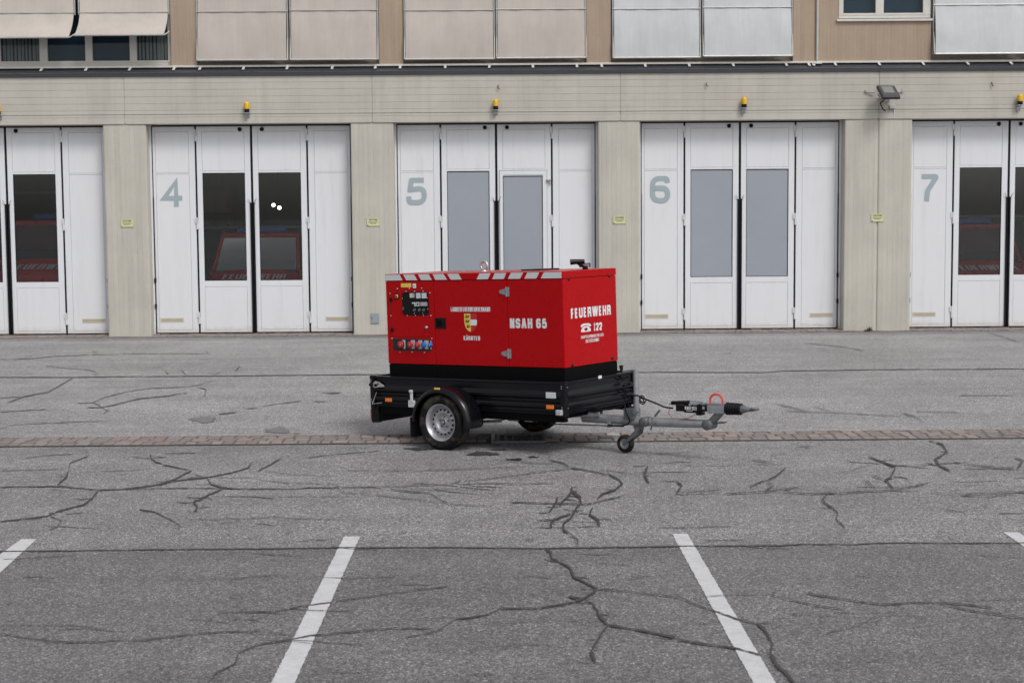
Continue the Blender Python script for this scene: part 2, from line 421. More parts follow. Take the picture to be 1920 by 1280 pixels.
ZA, ZB, ZC, ZD, ZE, ZF = (0, 620), (640, 780), (1280, 620), (0, 940), (640, 940), (1280, 940)
crk = [
 # (zoom frame, thickness, points)
 (None, 1.3, [(-60, 707), (0, 707), (130, 707), (300, 705), (440, 704), (640, 702), (960, 699), (1280, 697), (1430, 698), (1467, 695), (1613, 693), (1920, 691), (1990, 690)]),
 (None, 1.6, [(-60, 1033.5), (0, 1033), (160, 1031), (320, 1029), (480, 1028), (640, 1026), (840, 1025), (1023, 1027), (1107, 1026), (1280, 1023), (1463, 1022), (1513, 1019), (1597, 1020), (1647, 1017), (1920, 1017), (1990, 1016)]),
 (ZA, 4, [(45, 403), (130, 370), (270, 345), (350, 300), (410, 262)]), (ZA, 3, [(0, 378), (120, 368)]), (ZA, 2.2, [(250, 195), (400, 212), (500, 220), (560, 238), (520, 252)]),
 (ZA, 3, [(505, 205), (515, 222)]), (ZA, 2, [(0, 160), (180, 155), (300, 143), (550, 133), (900, 128), (1160, 127)]), (ZA, 2, [(510, 107), (560, 132)]), (ZA, 4, [(1160, 107), (1175, 132)]),
 (ZA, 2, [(120, 165), (185, 135)]), (ZA, 2.5, [(430, 408), (520, 402), (600, 370), (720, 340), (850, 323), (960, 320), (1110, 308), (1210, 278)]),
 (ZA, 4, [(488, 432), (580, 430), (680, 408), (790, 380), (920, 367), (1050, 350)]), (ZA, 3.5, [(520, 402), (580, 432), (605, 450), (575, 468)]), (ZA, 3, [(600, 440), (630, 458)]),
 (ZA, 3, [(0, 455), (130, 448), (270, 440)]), (ZA, 2.2, [(0, 550), (60, 530), (250, 518), (450, 510), (600, 505)]),
 (ZA, 5, [(1110, 318), (1160, 328), (1150, 375)]), (ZA, 2, [(885, 210), (930, 187)]), (ZA, 6, [(930, 220), (945, 250)]), (ZA, 5, [(1020, 225), (1050, 250)]), (ZA, 3, [(1200, 250), (1250, 225)]), (ZA, 4, [(1325, 230), (1350, 195)]),
 (ZA, 5, [(1230, 470), (1330, 458)]), (ZA, 3, [(1380, 438), (1450, 432)]), (ZA, 3, [(1480, 424), (1600, 405), (1700, 393)]), (ZA, 4, [(1850, 352), (1920, 347)]),
 (ZA, 5, [(0, 877), (130, 873), (320, 873), (450, 882), (550, 893)]), (ZA, 6, [(550, 893), (690, 888), (870, 868), (980, 835), (1080, 785)]), (ZA, 3.5, [(690, 888), (870, 883), (1300, 885), (1600, 888), (1920, 877)]),
 (ZA, 9, [(320, 870), (370, 820), (385, 785)]), (ZA, 2, [(0, 785), (370, 775)]), (ZA, 4, [(385, 785), (395, 740), (500, 705), (505, 685)]),
 (ZA, 9, [(845, 690), (850, 715), (880, 738), (915, 750)]), (ZA, 5, [(915, 750), (1000, 770), (1080, 785)]), (ZA, 5, [(870, 868), (1000, 840), (1180, 820), (1300, 795), (1400, 770), (1420, 732)]), (ZA, 5, [(1400, 770), (1420, 732)]),
 (ZA, 6, [(1450, 790), (1520, 750), (1585, 715)]), (ZA, 8, [(550, 895), (520, 940), (470, 975), (380, 1000), (310, 1020)]), (ZD, 6, [(310, 60), (270, 78), (150, 92), (0, 110)]),
 (ZA, 8, [(1170, 825), (1190, 860), (1250, 880), (1310, 885)]), (ZA, 9, [(1250, 885), (1150, 935), (1090, 960), (1110, 985), (1100, 1020)]), (ZD, 12, [(1090, 0), (1115, 35), (1090, 60)]),
 (ZA, 2, [(870, 850), (1100, 820), (1400, 825), (1600, 850), (1900, 862)]), (ZA, 2, [(1100, 860), (1250, 862)]), (ZA, 2, [(1180, 925), (1400, 930), (1900, 930)]), (ZA, 2, [(480, 790), (800, 780)]), (ZA, 2, [(1500, 785), (1620, 805), (1900, 815)]),
 (ZD, 6, [(780, 42), (870, 55), (960, 100), (1010, 130), (1005, 160)]), (ZD, 2, [(1040, 98), (1250, 96), (1400, 92), (1560, 80), (1650, 92), (1920, 100)]), (ZD, 4, [(280, 78), (350, 105), (320, 140), (280, 155)]),
 (ZD, 3, [(0, 690), (430, 690), (600, 713)]), (ZD, 4.5, [(0, 740), (200, 768), (400, 788), (820, 773), (1000, 752), (1150, 735), (1480, 722)]), (ZD, 3, [(1480, 722), (1650, 750)]),
 (ZD, 4, [(1220, 620), (1550, 615), (1700, 585), (1850, 565), (1920, 553), (2120, 525), (2320, 495), (2520, 475)]), (ZD, 5, [(1450, 800), (1640, 770), (1750, 750), (1920, 733), (2220, 708), (2420, 712)]),
 (ZD, 6, [(1450, 800), (1340, 850), (1330, 905), (1220, 955), (1170, 1010), (1160, 1060)]), (ZD, 3, [(1220, 625), (1140, 700)]),
 (ZE, 18, [(1150, 262), (1180, 285), (1180, 320), (1220, 335)]), (ZE, 13, [(1220, 335), (1290, 370), (1310, 420), (1370, 450), (1440, 492)]), (ZE, 11, [(1440, 492), (1370, 540), (1310, 560)]), (ZE, 7, [(1310, 560), (1200, 582), (1100, 598), (900, 598), (830, 630), (740, 648), (650, 655)]),
 (ZE, 4, [(650, 655), (550, 720), (480, 740), (350, 760)]), (ZE, 3, [(650, 655), (600, 640), (480, 665)]), (ZE, 14, [(1280, 530), (1340, 536)]), (ZE, 8, [(1370, 545), (1415, 570)]),
 (ZE, 16, [(1415, 565), (1450, 630), (1500, 690)]), (ZE, 12, [(1500, 690), (1440, 770), (1410, 830)]), (ZE, 20, [(1410, 830), (1430, 905)]), (ZE, 9, [(1500, 690), (1640, 710), (1750, 735)]), (ZE, 13, [(1740, 733), (1830, 752), (1880, 765)]), (ZE, 7, [(1880, 765), (1920, 777), (2220, 822), (2360, 860)]),
 (ZE, 3.5, [(1440, 488), (1600, 500), (1800, 522), (1920, 540)]), (ZF, 6, [(0, 540), (80, 575), (160, 605), (300, 655), (420, 680)]), (ZF, 16, [(420, 680), (460, 715), (500, 790), (490, 850)]), (ZF, 16, [(490, 850), (530, 915), (590, 965), (625, 1020), (660, 1060)]),
 (ZE, 2.5, [(1110, 625), (1220, 660), (1420, 672)]), (ZE, 2, [(700, 680), (1200, 665)]),
 (ZF, 2.5, [(50, 540), (250, 522), (490, 515), (540, 490)]), (ZF, 4.5, [(490, 515), (600, 548), (720, 575), (910, 605)]), (ZF, 6, [(700, 512), (1000, 560), (1140, 575), (1300, 565), (1450, 565), (1600, 575), (1750, 597)]),
 (ZF, 4, [(1450, 570), (1650, 615), (1920, 652), (2000, 660)]), (ZF, 3, [(1550, 555), (1700, 545), (2000, 545)]), (ZF, 3, [(740, 755), (850, 725), (1000, 690), (1080, 645), (1120, 635), (1250, 628), (1390, 655)]), (ZF, 2, [(590, 625), (850, 635)]),
 (ZF, 5, [(800, 0), (840, 30), (870, 60), (865, 95), (920, 148)]), (ZF, 3, [(1480, 190), (1540, 220)]), (ZF, 3, [(1480, 45), (1600, 55)]), (ZF, 5, [(1095, 332), (1125, 332)]),
 (ZB, 3, [(-200, 400), (0, 400), (270, 392), (500, 385), (620, 378), (660, 365), (900, 340), (1000, 328), (1200, 300), (1350, 290)]), (ZB, 3.5, [(270, 412), (500, 430)]), (ZB, 6, [(500, 430), (550, 465), (600, 487)]), (ZB, 3, [(600, 487), (700, 497), (830, 502)]),
 (ZB, 2.5, [(0, 425), (210, 440), (500, 475), (600, 487)]), (ZB, 4, [(950, 482), (1200, 487), (1390, 492), (1600, 440)]), (ZB, 3, [(700, 372), (1000, 380), (1200, 372)]), (ZB, 2, [(300, 405), (900, 407)]), (ZB, 2, [(0, 300), (400, 305), (800, 290), (1000, 280)]),
 (ZB, 6, [(1170, 245), (1250, 262), (1290, 288)]), (ZB, 5, [(1290, 288), (1400, 305), (1500, 325)]), (ZB, 9, [(1500, 325), (1560, 350), (1585, 380), (1540, 410), (1470, 435), (1435, 468)]), (ZB, 2.5, [(1460, 300), (1650, 320)]),
 (ZB, 15, [(1300, 395), (1300, 420), (1345, 455), (1350, 490)]), (ZB, 14, [(1350, 490), (1320, 530), (1300, 565), (1250, 600), (1250, 635), (1280, 660)]), (ZB, 5, [(1280, 660), (1330, 690), (1330, 725)]), (ZB, 16, [(1300, 420), (1255, 465), (1230, 505)]),
 (ZB, 13, [(1215, 450), (1210, 490), (1165, 540)]), (ZB, 9, [(1300, 545), (1200, 580), (1175, 600)]), (ZB, 15, [(1175, 598), (1185, 625)]), (ZB, 11, [(1410, 510), (1395, 550), (1440, 580), (1455, 620)]), (ZB, 2, [(1120, 435), (1300, 470)]),
 (ZB, 11, [(1720, 275), (1705, 330), (1735, 375)]), (ZB, 10, [(1885, 362), (1915, 385), (1880, 435)]), (ZB, 2.5, [(1030, 265), (1050, 225)]), (ZB, 2, [(640, 500), (630, 545)]), (ZB, 4, [(1040, 690), (1085, 690)]), (ZB, 3, [(870, 242), (1120, 262), (1200, 262)]),
 (ZC, 3, [(525, 410), (600, 425), (700, 450)]), (ZC, 2.3, [(580, 452), (850, 457), (1000, 465), (1240, 478)]), (ZC, 3.5, [(1235, 458), (1300, 480), (1365, 512)]), (ZC, 2, [(740, 425), (850, 455)]), (ZC, 2.5, [(1310, 448), (1560, 458)]), (ZC, 2, [(1550, 360), (1880, 363)]),
 (ZC, 2.5, [(205, 133), (265, 125), (290, 85)]), (ZC, 2.5, [(265, 125), (285, 138)]), (ZC, 3, [(390, 205), (408, 230)]), (ZC, 2, [(690, 68), (880, 85), (1020, 110)]), (ZC, 3, [(1730, 12), (1900, 65)]),
 (ZC, 9, [(1425, 625), (1460, 635), (1490, 680), (1425, 720), (1450, 755), (1510, 785)]), (ZC, 4, [(1380, 615), (1425, 625)]), (ZC, 7, [(1040, 700), (1100, 728), (1200, 762)]), (ZC, 10, [(1200, 762), (1170, 820), (1140, 835), (1190, 885)]), (ZC, 4, [(1060, 810), (1130, 830)]), (ZC, 6, [(1030, 835), (1090, 890)]),
 (ZC, 2.2, [(0, 755), (300, 750), (620, 745)]), (ZC, 6, [(580, 765), (530, 810), (470, 840)]), (ZC, 5, [(470, 840), (420, 855), (370, 880)]), (ZC, 6, [(470, 845), (515, 870), (465, 898)]), (ZC, 3.5, [(240, 912), (460, 903), (670, 873)]), (ZC, 4, [(570, 900), (700, 912), (870, 910), (1200, 890), (1400, 850)]), (ZC, 2, [(1400, 850), (1650, 865)]),
 (ZC, 8, [(820, 910), (790, 950), (840, 990)]), (ZC, 4, [(1580, 920), (1760, 908), (1990, 900)]), (ZC, 3, [(1700, 935), (1850, 910)]), (ZC, 6, [(1860, 705), (1915, 730)]), (ZC, 12, [(1915, 730), (1885, 780)]), (ZC, 3.5, [(1520, 735), (1700, 758), (1870, 770)]), (ZC, 2, [(1200, 757), (1400, 745), (1520, 735)]),
 (ZC, 4, [(380, 720), (490, 735)]), (ZC, 4, [(640, 643), (730, 650)]), (ZC, 3, [(480, 700), (580, 685)]), (ZC, 2, [(1400, 905), (1640, 925), (1900, 915)]), (ZC, 2, [(0, 912), (200, 905)]), (ZC, 2, [(880, 800), (1000, 768), (1080, 750)]),
]
def ribbon(mb, pts, th, z, rough=.45, step=3.2, taper=True, wig=1., gaps=False):
    out = []
    for (a, b), (c, d) in zip(pts, pts[1:]):
        L = math.hypot(c-a, d-b); n = max(1, int(L/step))
        for i in range(n): out.append((a+(c-a)*i/n, b+(d-b)*i/n))
    out.append(pts[-1])
    n = len(out); o1 = []; o2 = []
    def fn(per, amp):
        k = int(n/per)+3; v = [random.uniform(-amp, amp) for _ in range(k)]
        return [v[int(i/per)]*(1-(i/per) % 1)+v[int(i/per)+1]*((i/per) % 1) for i in range(n)]
    sc_ = min(1., .45+th*.14)*wig
    A_, B_, C_ = fn(1.6, .75*sc_), fn(5, 1.5*sc_), fn(16, 2.0*sc_)
    W1, W2 = fn(1.3, rough), fn(1.3, rough); W3 = fn(9, .4)
    for i, (x, y) in enumerate(out):
        a = out[max(i-1, 0)]; b = out[min(i+1, n-1)]; dx, dy = b[0]-a[0], b[1]-a[1]; L = math.hypot(dx, dy) or 1
        nx, ny = -dy/L, dx/L
        yy = (A_[i]+B_[i]+C_[i])*(1-.62*abs(ny)); e = min(1, .3+min(i, n-1-i)*.2) if taper else 1
        h1, h2 = [max(th/2*(1+w_+W3[i]), .12)*e for w_ in (W1[i], W2[i])]
        o1.append(gnd(x+nx*(yy+h1), y+ny*(yy+h1), z)); o2.append(gnd(x+nx*(yy-h2), y+ny*(yy-h2), z))
    keep = [True]*n
    if gaps:
        i = 0
        while i < n:
            i += random.randint(14, 60)
            for j in range(i, min(n, i+random.randint(1, 3))): keep[j] = False
    mb.add(o1+o2, [(i, i+1, n+i+1, n+i) for i in range(n-1) if keep[i]])
mbt, mbc, mbh = MB(), MB(), MB()
for k, (z, th, pts) in enumerate(crk):
    if z is None: P, w_ = pts, th
    else: P = [(z[0]+a/3, z[1]+b/3) for a, b in pts]; w_ = th/3*.80+.25
    if z is None: tgt = mbc
    elif th >= 7: tgt = mbt
    elif th >= 3.5: tgt = mbc
    else: tgt = mbh; w_ *= .85
    ribbon(tgt, P, w_, .0065+.00006*k, step=1.8 if z else 3., wig=1. if z else .55, gaps=tgt is mbh)
    if tgt is mbt and z is not None:          # fine cracks fraying out of the sealed ones
        for _ in range(2):
            p = random.choice(P); a = random.choice((0, math.pi))+random.uniform(-.5, .5); L = random.uniform(12, 40)
            ribbon(mbh, [p, (p[0]+L*.5*math.cos(a), p[1]+L*.16*math.sin(a)), (p[0]+L*math.cos(a+.3), p[1]+L*.3*math.sin(a+.3))], 1.1, .0062, step=1.8, gaps=True)
for k in range(70):                           # faint hairlines, mostly running along the yard
    x, y = random.uniform(-20, 1940), 845+random.random()**1.3*420; L = random.uniform(30, 150); sl_ = random.uniform(-.10, .10)
    ribbon(mbh, [(x, y), (x+L*.4, y+L*.4*sl_+random.uniform(-3, 3)), (x+L, y+L*sl_)], random.uniform(.6, 1.0), .0060, step=2.2, gaps=True)
def blob(mb, cx, cy, rx, ry, z=.006, n=44):
    vs = []
    for i in range(n):
        t = 2*math.pi*i/n; q = 1+random.uniform(-.22, .22)+.18*math.sin(3*t+cx)
        vs.append(gnd(cx+rx*q*math.cos(t), cy+ry*q*math.sin(t), z))
    mb.add(vs, [tuple(range(n))])
mbd = MB()
for x, y, rx, ry in ((381, 786, 25, 6), (521, 806, 21, 6), (600, 752, 9, 2), (556, 812, 6, 1.5), (620, 736, 12, 2)): blob(mbd, x, y, rx, ry)
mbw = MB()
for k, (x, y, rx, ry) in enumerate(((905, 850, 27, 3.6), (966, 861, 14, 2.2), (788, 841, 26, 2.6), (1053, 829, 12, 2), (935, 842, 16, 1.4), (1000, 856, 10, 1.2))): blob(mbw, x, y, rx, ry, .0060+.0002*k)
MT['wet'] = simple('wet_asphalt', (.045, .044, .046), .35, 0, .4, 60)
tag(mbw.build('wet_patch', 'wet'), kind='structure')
tag(mbt.build('tar_seam', 'tar'), kind='structure'); tag(mbc.build('asphalt_crack', 'crack'), kind='structure')
tag(mbh.build('hairline_crack', 'hair'), kind='structure'); tag(mbd.build('asphalt_patch', 'damp'), kind='structure')

for (tl, tr, bl, br) in (((40, 1010), (69, 1010), (-120, 1124), (-56, 1124)), ((645, 1005), (675, 1005), (508, 1280), (552, 1280)), ((1260, 1000), (1289, 1000), (1413, 1280), (1455, 1280)), ((1881, 997), (1909, 997), (2100, 1150), (2152, 1150))):
    A, B, C, D = [gnd(*q, .004) for q in (tl, tr, bl, br)]
    dl = (C-A); dr = (D-B); n = 220; mb = MB(); vs = []
    k = 5.2/dl.length
    for i in range(n+1):
        t = i/n*k; wv = [random.uniform(-.0035, .0035) for _ in range(2)]
        vs += [A+dl*t+Vector((wv[0], 0, 0)), B+dr*(t*dl.length/dr.length)+Vector((wv[1], 0, 0))]
    mb.add(vs, [(2*i, 2*i+1, 2*i+3, 2*i+2) for i in range(n)])
    tag(mb.build('parking_line', 'road_paint'), kind='structure')

# stone sett gutter crossing the yard
mb = MB(); mb.add([(-9.9, 16.67, .009), (9.9, 16.67, .009), (9.9, 17.33, .009), (-9.9, 17.33, .009)], [(0, 1, 2, 3)], 0)
for r_ in range(3):
    x = -9.9+random.random()*.2; y0 = 16.71+r_*.2
    while x < 9.9:
        L = random.uniform(.105, .185)
        if not (-.20 < x+L/2 < .52 and True):
            a, b = random.uniform(-.01, .01), random.uniform(-.01, .01)
            m = Matrix.Translation((x+L/2, y0+.095+a, 0)) @ Euler((random.uniform(-.03, .03), random.uniform(-.02, .02), random.uniform(-.05, .05))).to_matrix().to_4x4()
            k = random.choices(range(1, 8), (5, 5, 4, 3, 4, 3, .25))[0]
            h = random.uniform(.010, .019)
            mb.box(-L/2+.007, L/2-.007, -.088, .088, -.03, h, .012, k, m)
        x += L
tag(mb.build('cobble_gutter', ['joint']+['sett%d' % i for i in range(7)]), kind='structure')
# drain grate
t = thing('drain_grate', 'small slotted iron drain grate set in the stone gutter beneath the trailer', 'drain', (.16, 16.95, 0))
mb = MB()
mb.box(-.13, .45, 16.68, 16.72, -.02, .022, .004).box(-.13, .45, 17.18, 17.22, -.02, .022, .004).box(-.13, -.09, 16.72, 17.18, -.02, .022, .004).box(.41, .45, 16.72, 17.18, -.02, .022, .004)
mb.build('frame', 'galv_d', t)
mb = MB()
for i in range(6): x = -.075+i*.085; mb.box(x, x+.038, 16.72, 17.18, -.02, .018, .004)
mb.box(-.09, .41, 16.935, 16.965, -.021, .019, .003)
mb.build('slotted_plate', 'grate', t)
mb = MB(); mb.add([(-.09, 16.72, .0052), (.41, 16.72, .0052), (.41, 17.18, .0052), (-.09, 17.18, .0052)], [(0, 1, 2, 3)]); mb.build('shaft', 'pit', t)

# brick threshold under the doors
mb = MB(); mb.add([(-16, Fy-.05, .004), (18, Fy-.05, .004), (18, Dy+.25, .035), (-16, Dy+.25, .035)], [(0, 1, 2, 3)], 0)
for r_ in range(3):
    x = -15.8
    while x < 17.8:
        L = random.uniform(.12, .24); y0 = Fy-.04+r_*.125
        mb.box(x+.005, x+L-.005, y0+.005, y0+.118, -.02, .022+r_*.010+random.uniform(-.006, .004), .006, random.choice((1, 2, 3, 5, 6)))
        x += L
tag(mb.build('threshold_bricks', ['joint']+['sett%d' % i for i in range(7)]), kind='structure')

# ================================================================= FIRE STATION
B = thing('fire_station', 'long cream concrete fire station with white folding doors 4 to 7 and awnings above', 'building', (0, 31.4, 0))
mb = MB()
jx = [-14.0, -7.411, -2.538, 2.356, 7.459, 14.5]
for a, b in zip(jx, jx[1:]):
    mb.box(a+.012, b-.012, Fy, Fy+.30, 4.205, 5.14, .006)
mb.box(-14, 14.5, Fy+.012, Fy+.28, 4.22, 5.13)
for x in (-7.205, -1.807, 3.63): mb.box(x, x+.008, Fy-.001, Fy+.02, 4.22, 4.9)
mb.box(-14, 14.5, Fy-.0015, Fy+.01, 4.386, 4.396, 0, 1)
bo = mb.build('beam', ['beam', 'joint'], B)
dc = [-9.87, -4.98, -.10, 4.77, 10.16]
edges = [-14.0, -11.89, -7.85, -7.0, -2.97, -2.12, 1.917, 2.743, 6.80, 8.135, 12.18, 14.5]
for i in range(0, 12, 2):
    a, b = edges[i], edges[i+1]; mb = MB()
    if abs(a-6.8) < .01:
        mb.box(a, 7.449, Fy+.02, Fy+.62, -.05, 4.213, .03).box(7.469, b, Fy+.02, Fy+.62, -.05, 4.213, .03).box(7.40, 7.52, Fy+.045, Fy+.5, 0, 4.2)
    else: mb.box(a, b, Fy+.02, Fy+.62, -.05, 4.213, .03)
    mb.build('pillar', 'pillar', B)
# soffit and hall behind
mb = MB(); mb.box(-14, 14.5, Fy+.302, Fy+.7, 4.20, 4.35); mb.build('soffit', 'beam', B)
mb = MB()
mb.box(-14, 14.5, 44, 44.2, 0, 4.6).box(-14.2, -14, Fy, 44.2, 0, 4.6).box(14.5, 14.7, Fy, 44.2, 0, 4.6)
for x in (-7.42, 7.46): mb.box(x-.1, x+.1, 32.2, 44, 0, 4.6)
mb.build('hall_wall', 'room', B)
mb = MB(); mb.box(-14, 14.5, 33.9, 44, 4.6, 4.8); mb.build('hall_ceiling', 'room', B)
mb = MB(); mb.box(-14, 14.5, 32.3, 33.9, 4.7, 4.72); mb.build('added_skylight', 'glass', B)  # skylight made up to let daylight down onto the vans
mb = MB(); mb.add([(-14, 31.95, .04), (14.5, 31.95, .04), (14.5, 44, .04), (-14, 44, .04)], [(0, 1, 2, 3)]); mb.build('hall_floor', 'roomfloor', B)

def garage_door(c, num, blank=False, wicket=False):
    d = MB(); y = Dy; top = 4.17; bot = .065
    def panel(x0, x1, z0, z1): d.box(x0+.004, x1-.004, y+.003, y+.04, z0+.004, z1-.004, .002)
    def rail(x0, x1, z0, z1): d.box(x0, x1, y, y+.045, z0, z1, .003)
    gw = .019
    sp = [(-1.965, -1.11-gw), (-1.11+gw, -.024), (.024, 1.11-gw), (1.11+gw, 1.965)]
    win = []
    for i, (a, b) in enumerate(sp):
        a += c; b += c
        s0, s1 = (.05, .12) if i == 0 else (.12, .05) if i == 3 else (.105, .115)
        rail(a, a+s0, bot, top); rail(b-s1, b, bot, top)
        ia, ib = a+s0, b-s1
        rail(ia, ib, bot, bot+.05); rail(ia, ib, top-.10, top)
        if i in (0, 3):
            rail(ia, ib, 3.235, 3.262); panel(ia, ib, bot+.05, 3.235); panel(ia, ib, 3.262, top-.10)
        else:
            rail(ia, ib, 3.25, 3.29); rail(ia, ib, .985, 1.10); panel(ia, ib, bot+.05, .985); panel(ia, ib, 3.29, top-.10)
            wa, wb, wz = ia, ib, 3.25
            if wicket and i == 2:
                wb = ib-.05; wz = 3.15
                d.box(ia, ib+.03, y-.012, y, 3.17, 3.25, .004); d.box(ia-.06, ia, y-.012, y, bot, 3.25, .004); d.box(wb, ib+.03, y-.012, y, bot, 3.17, .004)
                d.box(wb, ib, y, y+.04, 1.10, 3.25); d.box(ia, wb, y, y+.04, 3.15, 3.25)
            win.append((wa, wb, 1.10, wz))
    # jambs and head frame
    d.box(c-2.03, c-1.985, y-.02, y+.08, .04, 4.2, .003); d.box(c+1.985, c+2.03, y-.02, y+.08, .04, 4.2, .003)
    o = d.build('garage_door', 'door', B)
    for wa, wb, z0, z1 in win:
        g = MB(); g.box(wa, wb, y+.018, y+.024, z0, z1)
        p = g.build('window_pane', 'blank' if blank else 'glass', o)
        if blank: p['label'] = 'grey blanked window pane'
        s = MB()
        for q in ((wa, wa+.012, z0, z1), (wb-.012, wb, z0, z1), (wa+.012, wb-.012, z0, z0+.012), (wa+.012, wb-.012, z1-.014, z1)): s.box(q[0], q[1], y+.008, y+.030, q[2], q[3])
        s.build('gasket', 'seal', o)
    s = MB()
    for gx, g in ((-1.11, .036), (1.11, .036), (0, .046)): s.box(c+gx-g/2, c+gx+g/2, y+.012, y+.05, .03, 4.19)
    s.box(c-2.0, c+2.0, y+.014, y+.05, 4.171, 4.2); s.box(c-1.986, c-1.964, y+.01, y+.05, .05, 4.17); s.box(c+1.964, c+1.986, y+.01, y+.05, .05, 4.17)
    s.build('gap_seal', 'seal', o)
    s = MB()
    for sx in (-1, 1): s.box(c+sx*.008, c+sx*.045, y-.035, y+.01, .04, 2.66, .008)
    s.build('centre_seal', 'seal', o)
    for sx in (-1, 1):
        s = MB(); X = c+sx*1.972; s.box(X-.009, X+.009, y-.025, y+.008, .05, 2.76, .002)
        for z in (1.12, .60): s.box(X-.018, X+.018, y-.05, y, z-.045, z+.045, .005)
        s.build('edge_seal', 'seal', o)
    for sx in (-1, 1):
        for z in (4.0, 2.25, .36):
            h = MB(); X = c+sx*1.11
            h.box(X-.040, X+.012, y-.022, y+.01, z, z+.115, .004); h.box(X-.012, X+.040, y-.022, y+.01, z-.12, z-.005, .004); h.cyl((X, y-.022, z-.12), (X, y-.022, z+.115), .011, 8)
            h.build('hinge', 'steel', o)
        k = MB(); X = c+sx*.05
        k.tube([(X+sx*.005, y-.004, 2.64), (X+sx*.005, y-.03, 2.69), (X+sx*.03, y-.035, 2.73), (X+sx*.045, y-.035, 2.735)], .006, 6); k.build('rod_hook', 'galv', o)
        v = MB(); X = c+sx*1.66
        v.box(X-.235, X+.235, y-.004, y+.008, .275, .365, .002).box(X-.215, X+.215, y-.006, y-.003, .295, .345, 0, 1)
        v.build('vent_slot', ['beige', 'beige_d'], o)
        k = MB(); X = c+sx*.22; k.lathe((X, y-.02, 4.11), [(0, .001), (0, .04), (.03, .04)], 14); k.build('roller', 'seal', o)
    if num:
        t_ = MB(); x0, z0, W_, H_ = c-1.80, 2.585, .41, .54
        if num == '4': x0, W_ = c-1.81, .43
        letters(t_, num, lambda a, b, l: (x0+a, y-.0015-l, z0+b), W_, H_, th=.185, lw=.70, gap=0, lift=.0015)
        t_.build('number', 'digit', o)
    if wicket:
        k = MB(); xa, xb = c+.024+.105-.062, c+1.11-gw-.115+.032
        for q in ((xa-.007, xa, .07, 3.262), (xb, xb+.007, .07, 3.262), (xa-.007, xb+.007, 3.255, 3.263)): k.box(q[0], q[1], y-.0135, y+.004, q[2], q[3])
        k.build('wicket_joint', 'grey', o)
        k = MB(); k.box(c+1.0, c+1.09, y-.06, y-.012, 3.05, 3.085, .005).box(c+1.06, c+1.09, y-.05, y-.012, 2.98, 3.05, .004); k.build('door_closer', 'alu', o)
        k = MB(); k.box(c+.955, c+.985, y-.03, y-.012, 1.0, 1.25, .004).tube([(c+.97, y-.03, 1.12), (c+.97, y-.07, 1.12), (c+.87, y-.07, 1.12)], .01, 8); k.build('handle', 'alu', o)
    return o
for c, n_, bl, wk in zip(dc, (None, '4', '5', '6', '7'), (0, 0, 1, 1, 0), (0, 0, 1, 0, 0)): garage_door(c, n_, bl, wk)

# dark flashing above the beam: front fold, sloping sheet, white clips
Uy = 31.62
mb = MB(); mb.add([(x, y, z) for x in (-14, 14.5) for y, z in ((Fy-.035, 5.135), (Fy-.035, 5.205), (Fy-.022, 5.207), (Uy+.05, 5.325), (Uy+.05, 5.13), (Fy-.02, 5.13))],
   [(0, 1, 7, 6), (1, 2, 8, 7), (2, 3, 9, 8), (3, 4, 10, 9), (4, 5, 11, 10), (5, 0, 6, 11)])
for x in (-7.43, -4.9, -2.53, .2, 2.36, 4.3, 7.47, 9.2): mb.box(x, x+.02, Fy-.042, Fy, 5.132, 5.235, .002)
mb.box(-14, 14.5, Fy-.040, Fy-.030, 5.200, 5.207, 0, 1)  # lighter strip paints the highlight along the fold
mb.build('roof_flashing', ['gutter', 'galv_d'], B)
mb = MB()
mb.box(-14, 14.5, Uy-.05, Uy+.1, 5.322, 5.362, .006)
mb.build('window_ledge', 'pvc', B)
x = -13.3; clips = [-9.93, -9.05, -8.17, -7.31, -6.44, -5.93, -5.07, -4.21, -3.32, -2.47, -1.98, -1.09, -.22, .64, 1.51, 2.0, 2.86, 3.73, 4.6, 5.65, 6.1, 6.19, 6.62, 7.49, 8.36, 9.24, 10.1]
for cx in clips:
    mb = MB(); m = Matrix.Translation((cx, Uy-.115, 5.290)) @ Euler((math.atan2(.118, .26), 0, 0)).to_matrix().to_4x4()
    mb.box(-.024, .024, -.075, .075, -.004, .010, .003, 0, m); mb.build('ledge_clip', 'pvc', B)

# upper storey wall with openings for the shaded windows
mb = MB(); zt = 8.4
for a, b in ((-14, -12.5), (-6.51, -6.0), (-2.40, -1.92), (1.71, 2.19), (5.80, 6.70), (12.4, 14.5)): mb.box(a, b, Uy, Uy+.4, 5.33, zt, .004)
mb.box(6.70, 8.54, Uy+.006, Uy+.4, 5.33, 6.14, .002)
mb.box(-14, 14.5, Uy+.35, Uy+.5, 5.33, zt); mb.box(-14, 14.5, Uy-.01, Uy+.5, zt, 9.4)
mb.box(8.54, 12.4, Uy+.1, Uy+.35, 5.33, 5.42); mb.box(-6.0, 5.8, Uy+.12, Uy+.35, 5.33, 5.42)
mb.build('upper_wall', 'ochre', B)
mb = MB(); mb.cyl((6.276, Uy-.03, 5.34), (6.276, Uy-.03, 9.2), .028, 12); mb.box(6.20, 6.36, Uy-.13, Uy-.02, 5.30, 5.335, .004); mb.build('downpipe', 'alu', B)

